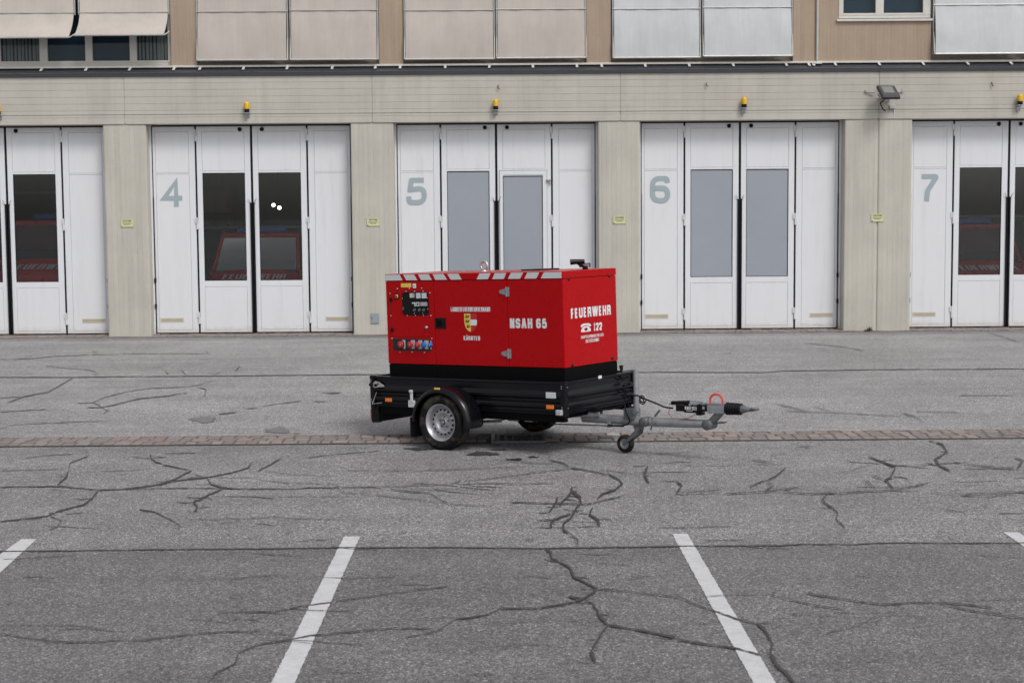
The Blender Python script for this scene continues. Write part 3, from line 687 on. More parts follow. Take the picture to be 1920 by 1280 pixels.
def window_row(x0, x1, z0, z1, panes, y):
    fr = MB()
    fr.box(x0, x1, y, y+.07, z0, z0+.06, .004).box(x0, x1, y, y+.07, z1-.06, z1, .004)
    pl = []; lastb = None
    for a, b, kind in panes:
        fr.box(lastb if lastb is not None else x0, a, y-.006, y+.06, z0+.06, z1-.06, .004); lastb = b
        fr.box(a, b, y-.006, y+.06, z0+.061, z0+.10, .003)
        pl.append((a, b, kind))
    fr.box(lastb, x1, y-.006, y+.06, z0+.06, z1-.06, .004)
    o = fr.build('window', 'pvc', B)
    bk = MB(); bk.box(x0, x1, y+.16, y+.17, z0-.03, z1); bk.build('room_back', 'glassback', o)
    for a, b, kind in pl:
        g = MB(); g.box(a, b, y+.03, y+.036, z0+.10, z1-.06); g.build('pane', 'glass_up', o)
        if kind:
            v = MB(); n = int((b-a)/.075)
            for i in range(n):
                xx = a+.02+i*(b-a-.04)/n; v.box(xx, xx+.055+random.uniform(-.02, .01), y+.10+random.uniform(0, .02), y+.105+random.uniform(0, .02), z0+.05, z1)
            v.build('vertical_blind', 'blindc', o)
MT['glassback'] = simple('room_blue_reflection', (.02, .07, .13), .8)  # blue painted in for the bluish reflection on the panes
MT['blindc'] = simple('vertical_blind_slats', (.30, .33, .33), .8)
Wy = Uy+.14
window_row(-12.5, -6.52, 5.36, 8.0, [(-10.98, -10.15, 0), (-9.99, -9.05, 1), (-8.86, -8.33+.28, 0), (-8.0+.14, -7.86+.75, 0), (-6.98+.0, -6.58, 1)], Wy) if False else None
window_row(-12.5, -6.52, 5.38, 8.0, [(-11.9, -11.2, 0), (-11.0, -10.3, 1), (-9.92, -9.15, 1), (-8.99, -8.24, 0), (-8.10, -7.36, 0), (-7.22, -6.60, 1)], Wy)
window_row(6.71, 8.53, 6.20, 8.0, [(6.80, 7.44, 0), (7.60, 8.38, 0)], Uy+.03)
for a, b in ((-6.0, -2.4), (-1.92, 1.71), (2.19, 5.8), (8.54, 12.4)):
    window_row(a, b, 5.42, 8.0, [(a+.1+i*(b-a-.1)/4, a+i*(b-a-.1)/4+(b-a-.1)/4, i % 2) for i in range(4)], Wy+.06)
mb = MB(); mb.box(6.66, 8.56, Uy-.05, Uy+.03, 6.135, 6.18, .005); mb.build('window_sill', 'pvc', B)

def awning(x0, x1, out, zb, mat, sag=0.):
    """roll-out blind: straight cloth down to a bar at z 6.40, then a hinged lower length"""
    y = Uy-.03; zbar = 6.405+sag; f = MB()
    prof = [(y+.005, 8.1), (y-.005, zbar)]
    n = 8
    for i in range(1, n+1):
        t = i/n; prof.append((y-.012-out*(t-.22*math.sin(math.pi*t)*(1 if out > .2 else 0))-.02*math.sin(math.pi*t), zbar-(zbar-zb)*t))
    nx = 14; vs = []
    for k in range(2):
        for j in range(nx+1):
            xx = x0+(x1-x0)*j/nx
            for (yy, zz) in prof: vs.append((xx, yy+k*.004-.006*math.sin(j*1.7+zz*2)*(1 if zz < 7 else 0), zz+.008*math.sin(math.pi*j/nx)*(-1 if zz < zbar else 0)))
    m = len(prof); o_ = (nx+1)*m; fs = []
    for j in range(nx):
        for i in range(m-1):
            a = j*m+i; fs.append((a, a+1, a+m+1, a+m)); fs.append((o_+a, o_+a+m, o_+a+m+1, o_+a+1))
    f.add(vs, fs, 0, True); o = f.build('awning', mat, B)
    yb, zz = prof[-1]
    b = MB(); b.cyl((x0-.01, yb-.005, zz-.012), (x1+.01, yb-.005, zz-.012), .020, 12); b.build('bottom_bar', 'alu', o)
    b = MB(); b.cyl((x0-.03, y-.018, zbar), (x1+.03, y-.018, zbar), .011, 10); b.build('guide_bar', 'alu', o)
    for X in (x0-.022, x1+.022):
        b = MB()
        b.box(X-.010, X+.010, y-.01, y+.02, zb-.02 if out < .3 else 6.36, 8.1, .002)
        b.build('guide_rail', 'alu', o)
        b = MB(); b.tube([(X, y-.02, zb+ (.42 if out < .3 else .10)), (X, (y-.02+yb)/2-.01, zb+(.2 if out < .3 else .04)), (X, yb-.005, zz-.012)], .012, 8); b.build('arm', 'pvc', o)
    return o
A1, A2 = awning(-10.15, -8.40, .42, 5.895, 'awn_b'), awning(-8.28, -6.55, .42, 5.93, 'awn_b')
for x0, x1, ou, zb, m_, sg in ((-5.96, -4.22, .07, 5.465, 'awn_b', 0), (-4.12, -2.44, .07, 5.465, 'awn_b', .015), (-1.87, -.14, .05, 5.46, 'awn_b', 0), (-.05, 1.67, .05, 5.47, 'awn_b', .01),
                          (2.25, 3.93, .05, 5.46, 'awn_w', 0), (4.03, 5.75, .08, 5.475, 'awn_w', .02), (8.60, 10.40, .10, 5.49, 'awn_w', .04), (10.5, 12.3, .10, 5.49, 'awn_w', 0)):
    awning(x0, x1, ou, zb, m_, sg)
for o in [c for c in B.children if c.name.startswith('awning')]:
    pass

# ----- small things fixed to the front
def sign(cx, cz, which, y=Fy+.02):
    t = thing('warning_sign', which, 'sign', (cx, y, cz), 'yellow warning signs on the pillars')
    mb = MB(); mb.box(cx-.13, cx+.13, y-.012, y-.001, cz-.082, cz+.082, .003); mb.build('plate', 'signy', t)
    mb = MB()
    letters(mb, 'ACHTUNG', lambda a, b, l: (cx-.085+a, y-.0135-l, cz+.028+b), .17, .034, th=.2, lw=.6, gap=.15)
    for k, (w_, z_) in enumerate(((.19, -.002), (.12, -.026))):
        n = 9 if k == 0 else 6
        for i in range(n): mb.box(cx-w_/2+i*w_/n, cx-w_/2+(i+.72)*w_/n, y-.0138, y-.0125, cz+z_-.006, cz+z_+.007)
    mb.prism([(cx-.118, cz-.07), (cx-.09, cz-.07), (cx-.104, cz-.044)], -.0015, 0, 'xz', y-.0125)
    for q in ((cx-.122, cx+.122, cz+.074, cz+.077), (cx-.122, cx+.122, cz-.077, cz-.074), (cx-.125, cx-.122, cz-.077, cz+.077), (cx+.122, cx+.125, cz-.077, cz+.077)): mb.box(q[0], q[1], y-.0136, y-.0125, q[2], q[3])
    mb.build('print', 'signt', t)
sign(-7.417, 2.267, 'small yellow warning sign on the pillar left of door 4')
sign(-2.548, 2.252, 'small yellow warning sign on the pillar between doors 4 and 5')
sign(2.335, 2.258, 'small yellow warning sign on the pillar between doors 5 and 6')
sign(7.462, 2.262, 'small yellow warning sign over the joint of the wide pillar beside door 7')

def beacon(cx, cz, lab):
    t = thing('warning_beacon', lab, 'beacon', (cx, Fy, cz-.13), 'amber warning beacons on the beam')
    y = Fy-.09
    mb = MB(); mb.lathe((cx, y, cz-.01), [(-.02, .052), (.07, .054), (.10, .048), (.115, .03), (.118, .001)], 20, 0, 2)
    for i in range(6): mb.lathe((cx, y, cz-.01+i*.015), [(0, .054), (.004, .0565), (.008, .054)], 20, 0, 2)
    mb.build('lens', 'amber', t)
    mb = MB(); mb.lathe((cx, y, cz-.10), [(0, .001), (0, .05), (.07, .052), (.071, .001)], 20, 0, 2); mb.build('base', 'seal', t)
    mb = MB(); mb.box(cx-.055, cx+.055, y-.045, Fy-.002, cz-.118, cz-.101, .003).box(cx-.045, cx+.045, Fy-.02, Fy-.002, cz-.19, cz-.10, .003); mb.tube([(cx-.03, Fy-.012, cz-.19), (cx-.03, Fy-.012, cz-.22), (cx-.01, Fy-.012, cz-.25)], .008, 6)
    mb.build('bracket', 'galv', t)
for x, z, l in ((-9.86, 4.50, 'amber warning beacon at the left edge, above the unnumbered door'), (-4.986, 4.515, 'amber warning beacon on the concrete beam above door 4'), (-.10, 4.535, 'amber warning beacon on the concrete beam above door 5'),
                (4.786, 4.54, 'amber warning beacon on the concrete beam above door 6'), (10.22, 4.56, 'amber warning beacon on the concrete beam above door 7')): beacon(x, z, l)

# floodlight
fx, fz = 7.56, 4.70
t = thing('floodlight', 'grey square floodlight on a bracket on the beam left of door 7', 'floodlight', (fx, Fy, fz-.1))
m = Matrix.Translation((fx, Fy-.34, fz)) @ Euler((R(-52), 0, R(9))).to_matrix().to_4x4()
mb = MB(); mb.box(-.185, .185, -.03, .03, -.20, .20, .012, 0, m)
for i in range(7): mb.box(-.15, .15, .03, .055, -.16+i*.05, -.15+i*.05, 0, 0, m)
mb.build('housing', 'flood', t)
mb = MB(); mb.box(-.155, .155, -.034, -.0305, -.17, .17, .002, 0, m); mb.build('front_glass', 'floodg', t)
mb = MB(); mb.box(-.11, .11, -.037, -.0345, -.06, .15, .002, 0, m); mb.build('reflector', 'floodr', t)
mb = MB(); mb.tube([m @ Vector((-.20, .0, -.05)), m @ Vector((-.22, .02, -.05)), (fx-.10, Fy-.03, fz-.06), (fx+.1, Fy-.03, fz-.06), m @ Vector((.22, .02, -.05)), m @ Vector((.19, 0, -.05))], .014, 8); mb.box(fx-.05, fx+.11, Fy-.03, Fy-.002, fz-.16, fz-.06, .004); mb.build('bracket', 'grey', t)
mb = MB(); mb.tube([m @ Vector((-.05, .05, -.1)), (fx-.12, Fy-.2, fz-.2), (fx-.05, Fy-.1, fz-.3), (fx+.02, Fy-.03, fz-.34)], .012, 8); mb.build('cable', 'seal', t)
for sx in (-1, 1):
    mb = MB(); mb.tube([(fx+sx*.20, Fy-.05, fz+.02), (fx+sx*.34, Fy-.03, fz+.04)], .014, 8).box(fx+sx*.36-.02, fx+sx*.36+.02, Fy-.04, Fy-.003, fz+.03, fz+.08, .004); mb.build('sensor_arm', 'grey', t)
t = thing('junction_box', 'small white junction box under the floodlight on the beam', 'box', (fx+.18, Fy, fz-.24))
mb = MB(); mb.box(fx+.10, fx+.22, Fy-.06, Fy-.002, fz-.30, fz-.22, .008); mb.build('cover', 'grey', t)
mb = MB(); mb.tube([(fx+.2, Fy-.01, fz-.30), (fx+.21, Fy-.01, fz-.42), (fx+.19, Fy-.01, fz-.46)], .006, 6); mb.build('cable', 'white', t)
# rusty hooks in the beam
for hx, hz, lab in ((3.63+.42, 4.90, 'rusty iron hook in the beam above door 6, left of its amber beacon'), (-.05, 4.88, 'small dark hook in the beam just above the door 5 beacon'), (9.68, 4.87, 'small dark hook in the beam above door 7')):
    MT.setdefault('rust', simple('rusty_iron', (.14, .06, .03), .8))
    mb = MB(); mb.tube([(hx, Fy+.01, hz+.03), (hx, Fy-.03, hz+.03), (hx, Fy-.04, hz-.02), (hx+.03, Fy-.04, hz-.04)], .010, 6)
    o = mb.build('wall_hook', 'rust'); tag(o, lab, 'hook')
# meter box
t = thing('meter_box', 'small grey metal flap set low in the pillar between doors 4 and 5', 'meter box', (-2.54, Fy+.02, .233))
mb = MB(); mb.box(-2.625, -2.455, Fy+.008, Fy+.019, .233, .447, .003); mb.build('frame', 'galv', t)
mb = MB(); mb.box(-2.612, -2.468, Fy+.002, Fy+.012, .246, .434, .003); mb.build('lid', 'mbox', t)
mb = MB(); mb.cyl((-2.595, Fy+.004, .345), (-2.595, Fy-.006, .345), .010, 10); mb.build('lock', 'seal', t)
# weed
t = thing('weed', 'small green weed growing at the foot of the wide pillar', 'plant', (7.30, Fy-.02, 0))
mb = MB()
for i in range(26):
    a = random.uniform(0, 2*math.pi); L = random.uniform(.05, .14); e = random.uniform(.3, 1.2)
    b0 = Vector((7.30+random.uniform(-.05, .05), Fy-.03+random.uniform(-.02, .02), .01)); d = Vector((math.cos(a)*math.cos(e), -abs(math.sin(a))*math.cos(e)*.5, math.sin(e)))
    s_ = Vector((-math.sin(a), math.cos(a), 0))*.014
    mb.add([b0, b0+d*L*.5+s_, b0+d*L, b0+d*L*.5-s_], [(0, 1, 2, 3)])
mb.build('foliage', 'leaf', t)

# ----- vehicles waiting in the hall
def van(cx, y0, lab, s=1., hz=0., shade='red_d'):
    t = thing('fire_van', lab, 'van', (cx, y0, .04), 'fire vehicles inside the hall')
    # stations along y: (y, z_low, [(half width, z)...])
    st = [(0, .35, .80, .62, .62), (.05, .30, .90, .80, .80), (.30, .28, .96, .98, .94), (.85, .28, .97, 1.13, .99), (.95, .28, .98, 1.20, .90)]
    st = [(a, b, c, d+hz, e) for a, b, c, d, e in st]
    mb = MB(); rings = []
    for (yy, zl, hw, zt_, ht) in st:
        belt = zt_-.14
        rings.append([(-hw*.96, zl), (-hw, (zl+belt)/2), (-hw, belt), (-ht*.93, zt_-.03), (-ht*.6, zt_+.015), (0, zt_+.03), (ht*.6, zt_+.015), (ht*.93, zt_-.03), (hw, belt), (hw, (zl+belt)/2), (hw*.96, zl)])
    vs = [(cx+a*s, y0+st[i][0]*s, .04+b*s) for i, r_ in enumerate(rings) for a, b in r_]; n = 11
    fs = [(i*n+k, i*n+k+1, (i+1)*n+k+1, (i+1)*n+k) for i in range(len(rings)-1) for k in range(n-1)]
    fs.append(tuple(range(n)))
    mb.add(vs, fs, 0, True)
    # cabin shell behind the windscreen
    zb = 1.20+hz; zr = 1.98+hz
    for (ya, yb, za) in ((1.55, 4.9, zr),):
        mb.box(cx-.97*s, cx+.97*s, y0+ya*s, y0+yb*s, .04+.3*s, .04+zb*s, .04); mb.box(cx-.86*s, cx+.86*s, y0+ya*s, y0+yb*s, .04+zb*s, .04+zr*s, .10)
    for sx in (-1, 1):
        mb.tube([(cx+sx*.90*s, y0+.92*s, .04+zb*s), (cx+sx*.80*s, y0+1.60*s, .04+(zr-.05)*s)], .045*s, 8)
        mb.box(cx+sx*.90*s, cx+sx*.975*s, y0+.9*s, y0+1.6*s, .04+.3*s, .04+zb*s, .02)
    mb.cyl((cx-.80*s, y0+1.60*s, .04+(zr-.05)*s), (cx+.80*s, y0+1.60*s, .04+(zr-.05)*s), .05*s, 8)
    body = mb.build('body', shade, t)
    g = MB(); g.add([(cx-.87*s, y0+.95*s, .04+(zb+.01)*s), (cx+.87*s, y0+.95*s, .04+(zb+.01)*s), (cx+.78*s, y0+1.58*s, .04+(zr-.07)*s), (cx-.78*s, y0+1.58*s, .04+(zr-.07)*s)], [(0, 1, 2, 3)]); g.build('windscreen', 'glass_dark', t)
    g = MB(); g.box(cx-.85*s, cx+.85*s, y0+1.5*s, y0+1.55*s, .04+.9*s, .04+(zb+.2)*s, .03); 
    for sx in (-.45, .45): g.box(cx+(sx-.22)*s, cx+(sx+.22)*s, y0+1.75*s, y0+1.85*s, .04+.8*s, .04+(zb+.45)*s, .06)
    g.build('seat', 'seal', t)
    zf, zc = .04+(.985+.045+hz)*s, .04+(1.13+.045+hz)*s
    def pl(a, b, l): # lettering lies on the bonnet
        k = b; return (cx-.62*s+a+b*.0, y0+(.36+k*1.1)*s, .04+(1.035+hz+ (k*1.1)*.272+.0)*s+.012+l)
    l_ = MB(); letters(l_, 'FEUERWEHR', pl, 1.30*s, .30, th=.18, lw=.62, gap=.16); l_.build('lettering', 'white', t)
    for sx in (-1, 1):
        h = MB(); h.box(cx+sx*.55*s, cx+sx*.85*s, y0-.01, y0+.12*s, .04+(.62+hz)*s, .04+(.76+hz)*s, .03); h.build('headlight', 'clear', t)
        h = MB(); h.box(cx+sx*1.03*s, cx+sx*1.22*s, y0+1.05*s, y0+1.18*s, .04+1.22*s, .04+1.45*s, .04); h.build('mirror', 'plastic', t)
        for yy in (.95, 3.9):
            h = MB(); h.lathe((cx+sx*.86*s, y0+yy*s, .04+.33*s), [(-.1, .001), (-.1, .31*s), (0, .33*s), (.1, .31*s), (.1, .001)], 24, 0, 0); h.build('wheel', 'tyre', t)
    h = MB(); h.box(cx-.6*s, cx+.6*s, y0-.012, y0+.05, .04+(.42)*s, .04+(.60+hz)*s, .02); h.build('grille', 'plastic', t)
    h = MB(); h.box(cx-.55*s, cx+.55*s, y0+1.8*s, y0+2.0*s, .04+zr*s, .04+(zr+.13)*s, .04); h.build('light_bar', 'blue', t)
    return t
van(-5.18, 32.35, 'red van with bonnet lettering behind the windows of door 4', 1., 0.)
van(-9.55, 32.35, 'larger red fire vehicle behind the left edge door windows', 1.08, .14)
van(10.05, 32.35, 'red van behind the dark windows of door 7', 1., .07)
for x, z, lab in ((-5.12, 2.62, 'left of two bright round lamps shining inside the door 4 window'), (-4.99, 2.56, 'right of two bright round lamps shining inside the door 4 window')):
    t = thing('hanging_lamp', lab, 'lamp', (x, 35.6, z)); mb = MB(); mb.lathe((x, 35.6, z), [(-.03, .001), (-.025, .028), (0, .042), (.02, .028), (.03, .001)], 18, 0, 1); mb.build('bulb', 'lamp', t)
    mb = MB(); mb.cyl((x, 35.6, z+.03), (x, 35.6, 4.6), .008, 6); mb.build('cord', 'seal', t)
mb = MB(); mb.cyl((-13.9, 35.2, 2.16), (-7.6, 35.2, 2.16), .03, 8).cyl((-7.3, 35.8, 2.12), (7.3, 35.8, 2.12), .035, 8).cyl((-13.9, 36.5, 2.95), (-7.6, 36.5, 2.95), .03, 8).cyl((7.6, 35.8, 2.25), (14.2, 35.8, 2.25), .03, 8)
mb.build('wall_rail', 'grey', B)
MT['canvas'] = simple('dark_canvas', (.045, .05, .06), .9); MT['tan'] = simple('tan_canvas', (.30, .20, .10), .9)
for k, (x, l) in enumerate(((-9.75, 'leftmost'), (-9.45, 'middle'), (-9.12, 'rightmost'), (-6.25, 'first'), (-5.95, 'second'), (9.35, 'left'), (9.75, 'right'))):
    bay = 'the left edge door' if k < 3 else 'door 4' if k < 5 else 'door 7'
    mb = MB(); zt_ = 2.14 if k < 3 else 2.10 if k < 5 else 2.23; yy = 35.2 if k < 3 else 35.8
    n = 10; vs = []
    for i in range(n+1):
        q = i/n; ww_ = .05+.10*min(1, q*3)+.02*math.sin(q*7+k)
        vs += [(x-ww_, yy-.06-.03*math.sin(q*5), zt_-.02-q*.85), (x-ww_*.3, yy-.11, zt_-q*.85), (x+ww_*.4, yy-.09, zt_-q*.85), (x+ww_, yy-.05, zt_-.02-q*.85), (x, yy+.02, zt_-q*.85)]
    mb.add(vs, [(i*5+j, i*5+(j+1) % 5, (i+1)*5+(j+1) % 5, (i+1)*5+j) for i in range(n) for j in range(5)]+[tuple(range(n*5, n*5+5))], 0, True)
    o = mb.build('hanging_coat', 'tan' if k in (1, 3, 6) else 'canvas'); tag(o, l+' coat hanging on the rail deep inside '+bay+(', tan' if k in (1, 3, 6) else ', dark'), 'coat', 'coats on the hall rail')
# locker and coats on the hall wall
t = thing('wall_cupboard', 'pale wooden cupboard high inside the left window of door 4', 'cupboard', (-6.75, 37, 2.45))
mb = MB(); mb.box(-7.0, -6.35, 36.8, 37.3, 2.45, 2.95, .01); mb.build('carcass', 'wood', t)
mb = MB(); mb.box(-6.99, -6.69, 36.78, 36.797, 2.46, 2.94, .006).box(-6.67, -6.36, 36.78, 36.797, 2.46, 2.94, .006); mb.build('door', 'wood', t)
mb = MB(); mb.cyl((-6.99, 37, 2.4), (-6.99, 37, .04), .02, 6).cyl((-6.37, 37, 2.4), (-6.37, 37, .04), .02, 6); mb.build('leg', 'seal', t)

# ================================================================= TRAILER
TX, TY, TYAW, TPIT = -.118, 16.942, .641, .031
w0 = .29
FR = Matrix.Translation((TX+w0*math.sin(TPIT)*math.cos(TYAW), TY-w0*math.sin(TPIT)*math.sin(TYAW), w0-w0*math.cos(TPIT))) @ Euler((0, -TPIT, -TYAW)).to_matrix().to_4x4()
FI = FR.inverted()
def loc(px, py, axis, val):
    o = FI @ CAMPOS; d = FI.to_3x3() @ ray(px, py); return o+d*((val-o[axis])/d[axis])
T = thing('trailer', 'black low-sided single axle trailer with galvanised drawbar parked on the yard', 'trailer', (0, 0, 0), frame=FR)
NV, U1, U2, WB, WT = -.648, -1.116, 1.400, .399, .724
def corr(sgn):   # side profile: (outward, w)
    return [(0, WT), (.016, WT-.002), (.018, WT-.022), (.002, WT-.03), (.002, .630), (.034, .588), (.034, .566), (.002, .545), (.002, .520), (.028, .487), (.028, .466), (.002, .448), (.002, WB+.02), (.012, WB+.012), (.012, WB)]
def wall_uv(a, b, fixed, out, along):
    mb = MB(); P = corr(1); vs = []
    for e in (a, b):
        for o, w_ in P: vs.append((e, fixed+out*o, w_) if along == 'u' else (fixed+out*o, e, w_))
        for o, w_ in reversed(P): vs.append((e, fixed-out*.018, w_) if along == 'u' else (fixed-out*.018, e, w_))
    n = 2*len(P); fs = [(i, (i+1) % n, n+(i+1) % n, n+i) for i in range(n)]
    mb.add(vs, fs)
    for s_ in (0, n): mb.add(vs[s_:s_+n], [(i, i+1, n-2-i, n-1-i) for i in range(len(P)-1)])
    return mb
wall_uv(U1+.02, U2-.02, NV, -1, 'u').build('side_board', 'black', T)
wall_uv(U1+.02, U2-.02, -NV, 1, 'u').build('side_board', 'black', T)
wall_uv(NV+.02, -NV-.02, U2, 1, 'v').build('front_board', 'black', T)
wall_uv(NV+.02, -NV-.02, U1, -1, 'v').build('tailgate', 'black', T)
for u in (U1, U2):
    for v in (NV, -NV):
        mb = MB(); mb.box(u-.030, u+.030, v-.030, v+.030, WB-.03, WT+.004, .006)
        for w_ in (.45, .47, .66, .68): mb.cyl((u-.01, v-.028, w_), (u-.01, v-.036, w_), .006, 8, 1)
        if u > 0 and v < 0:
            for w_ in (.46, .67): mb.cyl((u+.028, v+.012, w_), (u+.036, v+.012, w_), .006, 8, 1)
        mb.build('corner_post', ['black', 'galv'], T)
mb = MB(); mb.box(U1+.02, U2-.02, NV+.02, -NV-.02, WB+.02, WB+.05); mb.build('bed_floor', 'black_m', T)
mb = MB()
for v in (-.60, .60): mb.box(U1+.02, U2-.02, v-.035, v+.035, .315, WB+.012, .004)
for u in (-1.0, -.5, .35, .9, 1.3): mb.box(u-.03, u+.03, -.57, .57, .34, WB+.010, .004)
mb.build('chassis', 'black_m', T)
mb = MB(); mb.tube([(0, -.70, .285), (0, .70, .285)], .045, 12).box(-.10, .10, -.64, -.58, .25, .34, .01).box(-.10, .10, .58, .64, .25, .34, .01); mb.build('axle', 'galv_d', T)
mb = MB(); mb.tube([loc(940, 789, 1, -.5), loc(905, 790, 1, -.5)], .016, 8).box(.30, .47, -.62, -.60, .335, .355, .003).box(.50, .62, -.4, -.36, .27, .33, .003).box(.72, .8, -.4, -.36, .27, .33, .003); mb.build('underside_fitting', 'galv', T)

def wheel(sgn):
    W_ = empty_part('wheel', T); c = (0, sgn*.821, .285)
    o = sgn  # outward direction of v
    tp = [(-.062, .192), (-.080, .20), (-.089, .225), (-.090, .25), (-.082, .270), (-.070, .281), (-.058, .2845), (-.046, .285), (-.044, .279), (-.038, .279), (-.036, .285), (-.012, .2855), (-.010, .279), (-.004, .279), (-.002, .2855)]
    tp = tp+[(-a, r) for a, r in reversed(tp)]
    mb = MB(); mb.lathe(c, [(a, r) for a, r in tp], 64)
    for k in range(64):          # tread sipes
        t_ = 2*math.pi*k/64
        m = Matrix.Translation(c) @ Matrix.Rotation(-t_, 4, 'Y') @ Matrix.Translation((.2845, 0, 0))
        for a in (-.07, .048): mb.box(-.002, .0025, a, a+.022, -.009, .009, 0, 0, m)
    mb.lathe(c, [(o*.0885, .232), (o*.0915, .236), (o*.0915, .262), (o*.086, .266)], 64)
    mb.build('tyre', 'tyre', W_)
    mb = MB(); e = o
    prof = [(.066, .193), (.074, .196), (.078, .190), (.070, .183), (.060, .178), (.050, .170), (.010, .164), (-.002, .158), (.004, .146), (.022, .134), (.030, .120), (.030, .100), (.018, .088), (.004, .080), (.000, .066), (.004, .052), (.010, .040), (.010, .034), (.024, .031), (.026, .001)]
    mb.lathe(c, [(e*a, r) for a, r in prof], 64)
    mb.lathe(c, [(-e*.07, .188), (-e*.06, .17), (e*.0, .163)], 48)
    mb.build('rim', 'rim', W_)
    mb = MB()
    for k in range(16):
        t_ = 2*math.pi*(k+.5)/16; mb.cyl((math.cos(t_)*.128+c[0], c[1]+e*.018, c[2]+math.sin(t_)*.128), (math.cos(t_)*.128+c[0], c[1]+e*.0305, c[2]+math.sin(t_)*.128), .0115, 12)
    mb.build('vent_hole', 'seal', W_)
    for k in range(5):
        mb = MB(); t_ = 2*math.pi*k/5+.3; mb.cyl((math.cos(t_)*.056+c[0], c[1]+e*.0, c[2]+math.sin(t_)*.056), (math.cos(t_)*.056+c[0], c[1]+e*.018, c[2]+math.sin(t_)*.056), .0085, 6); mb.build('wheel_bolt', 'galv_d', W_)
    #mb.build('wheel_bolt', 'galv_d', W_)
    mb = MB(); mb.lathe(c, [(e*.010, .030), (e*.030, .028), (e*.034, .022), (e*.034, .001)], 24); mb.lathe(c, [(e*.0345, .021), (e*.037, .017), (e*.037, .001)], 20, 1); mb.build('hub_cap', ['seal', 'galv'], W_)
    # mudguard
    mb = MB(); vs = []; fs = []; n = 34; cs = [(-.655, -.03), (-.66, 0), (-.70, .012), (-.78, .018), (-.86, .016), (-.905, .004), (-.922, -.018), (-.925, -.040), (-.915, -.044), (-.912, -.02), (-.895, -.004), (-.86, .008), (-.70, .002), (-.665, -.01)]
    for i in range(n+1):
        t_ = R(-8+188*i/n); r0 = .352
        for v, dr in cs: vs.append((math.cos(t_)*(r0+dr)*1.06, -sgn*v, .285+math.sin(t_)*(r0+dr)))
    m_ = len(cs)
    for i in range(n):
        for k in range(m_): fs.append((i*m_+k, i*m_+(k+1) % m_, (i+1)*m_+(k+1) % m_, (i+1)*m_+k))
    mb.add(vs, fs, 0, True); md = mb.build('mudguard', 'black', T)
    if sgn < 0:
        mb = MB(); m = Matrix.Translation((math.cos(R(92))*.37, -.905, .285+.352+.006)); mb.box(-.035, .035, -.012, .0, -.012, .006, .002, 0, m); mb.build('sticker', 'film_yellow', md)
    mb = MB(); mb.prism([(-sgn*-.915, .33), (-sgn*-.67, .33), (-sgn*-.67, .135), (-sgn*-.70, .115), (-sgn*-.89, .115), (-sgn*-.915, .135)], .012, 0, 'yz', -.392); mb.build('mud_flap', 'seal', T)
    mb = MB(); mb.prism([(a*1.04, .285+b) for a, b in [(math.cos(R(t_))*.36, math.sin(R(t_))*.36) for t_ in range(-5, 186, 10)]]+[(-.30, .26), (.30, .26)], .006, 0, 'xz', -sgn*-.655); mb.build('inner_guard', 'black_m', T)
wheel(-1); wheel(1)

# lights, labels, catches on the near side
def plate(name, m, p0, p1, v, th=.008, bev=.003):
    mb = MB(); mb.box(min(p0[0], p1[0]), max(p0[0], p1[0]), v-th, v, min(p0[2], p1[2]), max(p0[2], p1[2]), bev); return mb.build(name, m, T)
for a, b in (((722, 746), (734, 753)), ((1024, 759), (1038, 767))):
    q0, q1 = loc(*a, 1, NV-.04), loc(*b, 1, NV-.04); plate('side_reflector', 'orange', q0, q1, NV-.030, .012)
q0, q1 = loc(1023, 735, 1, NV-.04), loc(1042, 747, 1, NV-.04); plate('white_label', 'reflex', q0, q1, NV-.0345, .005)
q = loc(1122, 708, 0, U2+.02); mb = MB(); mb.box(U2+.018, U2+.022, q.y, q.y+.06, q.z-.010, q.z+.02); mb.build('white_label', 'white', T)
q = loc(1049, 773, 1, NV-.04); mb = MB(); mb.box(q.x-.035, q.x+.035, NV-.065, NV-.02, q.z-.030, q.z+.026, .010); mb.build('position_light', 'clear', T)
mb = MB(); mb.box(q.x-.045, q.x+.045, NV-.03, NV-.012, q.z-.038, q.z+.034, .006); mb.build('position_light_base', 'plastic', T)
# lashing bracket on side board
q = loc(772, 745, 1, NV-.03)
mb = MB(); mb.box(q.x-.017, q.x+.017, NV-.04, NV-.026, q.z-.055, q.z+.075, .004).box(q.x-.05, q.x+.045, NV-.034, NV-.023, q.z-.105, q.z-.03, .004).box(q.x-.022, q.x+.022, NV-.05, NV-.03, q.z+.055, q.z+.082, .004)
mb.build('lashing_bracket', 'steel', T)
# tailgate catch at the rear corner
q = loc(708, 722, 1, NV-.035)
mb = MB(); mb.prism([(q.x-.075, q.z+.012), (q.x-.03, q.z+.045), (q.x+.02, q.z+.035), (q.x+.085, q.z+.002), (q.x+.09, q.z-.014), (q.x+.02, q.z-.02), (q.x-.04, q.z-.03), (q.x-.075, q.z-.012)], -.012, 0, 'xz', NV-.028)
mb.cyl((q.x-.02, NV-.036, q.z), (q.x-.02, NV-.052, q.z), .016, 12, 1).cyl((q.x-.10, NV-.05, q.z+.004), (q.x-.06, NV-.05, q.z+.004), .016, 10, 1).cyl((q.x+.01, NV-.036, q.z+.015), (q.x+.01, NV-.050, q.z+.015), .008, 8, 1)
mb.build('tailgate_catch', ['alu', 'plastic'], T)
mb = MB(); mb.tube([loc(706, 735, 1, NV-.03), loc(698, 757, 1, NV-.03), loc(716, 755, 1, NV-.02)], .006, 6); mb.build('stay_wire', 'galv', T)
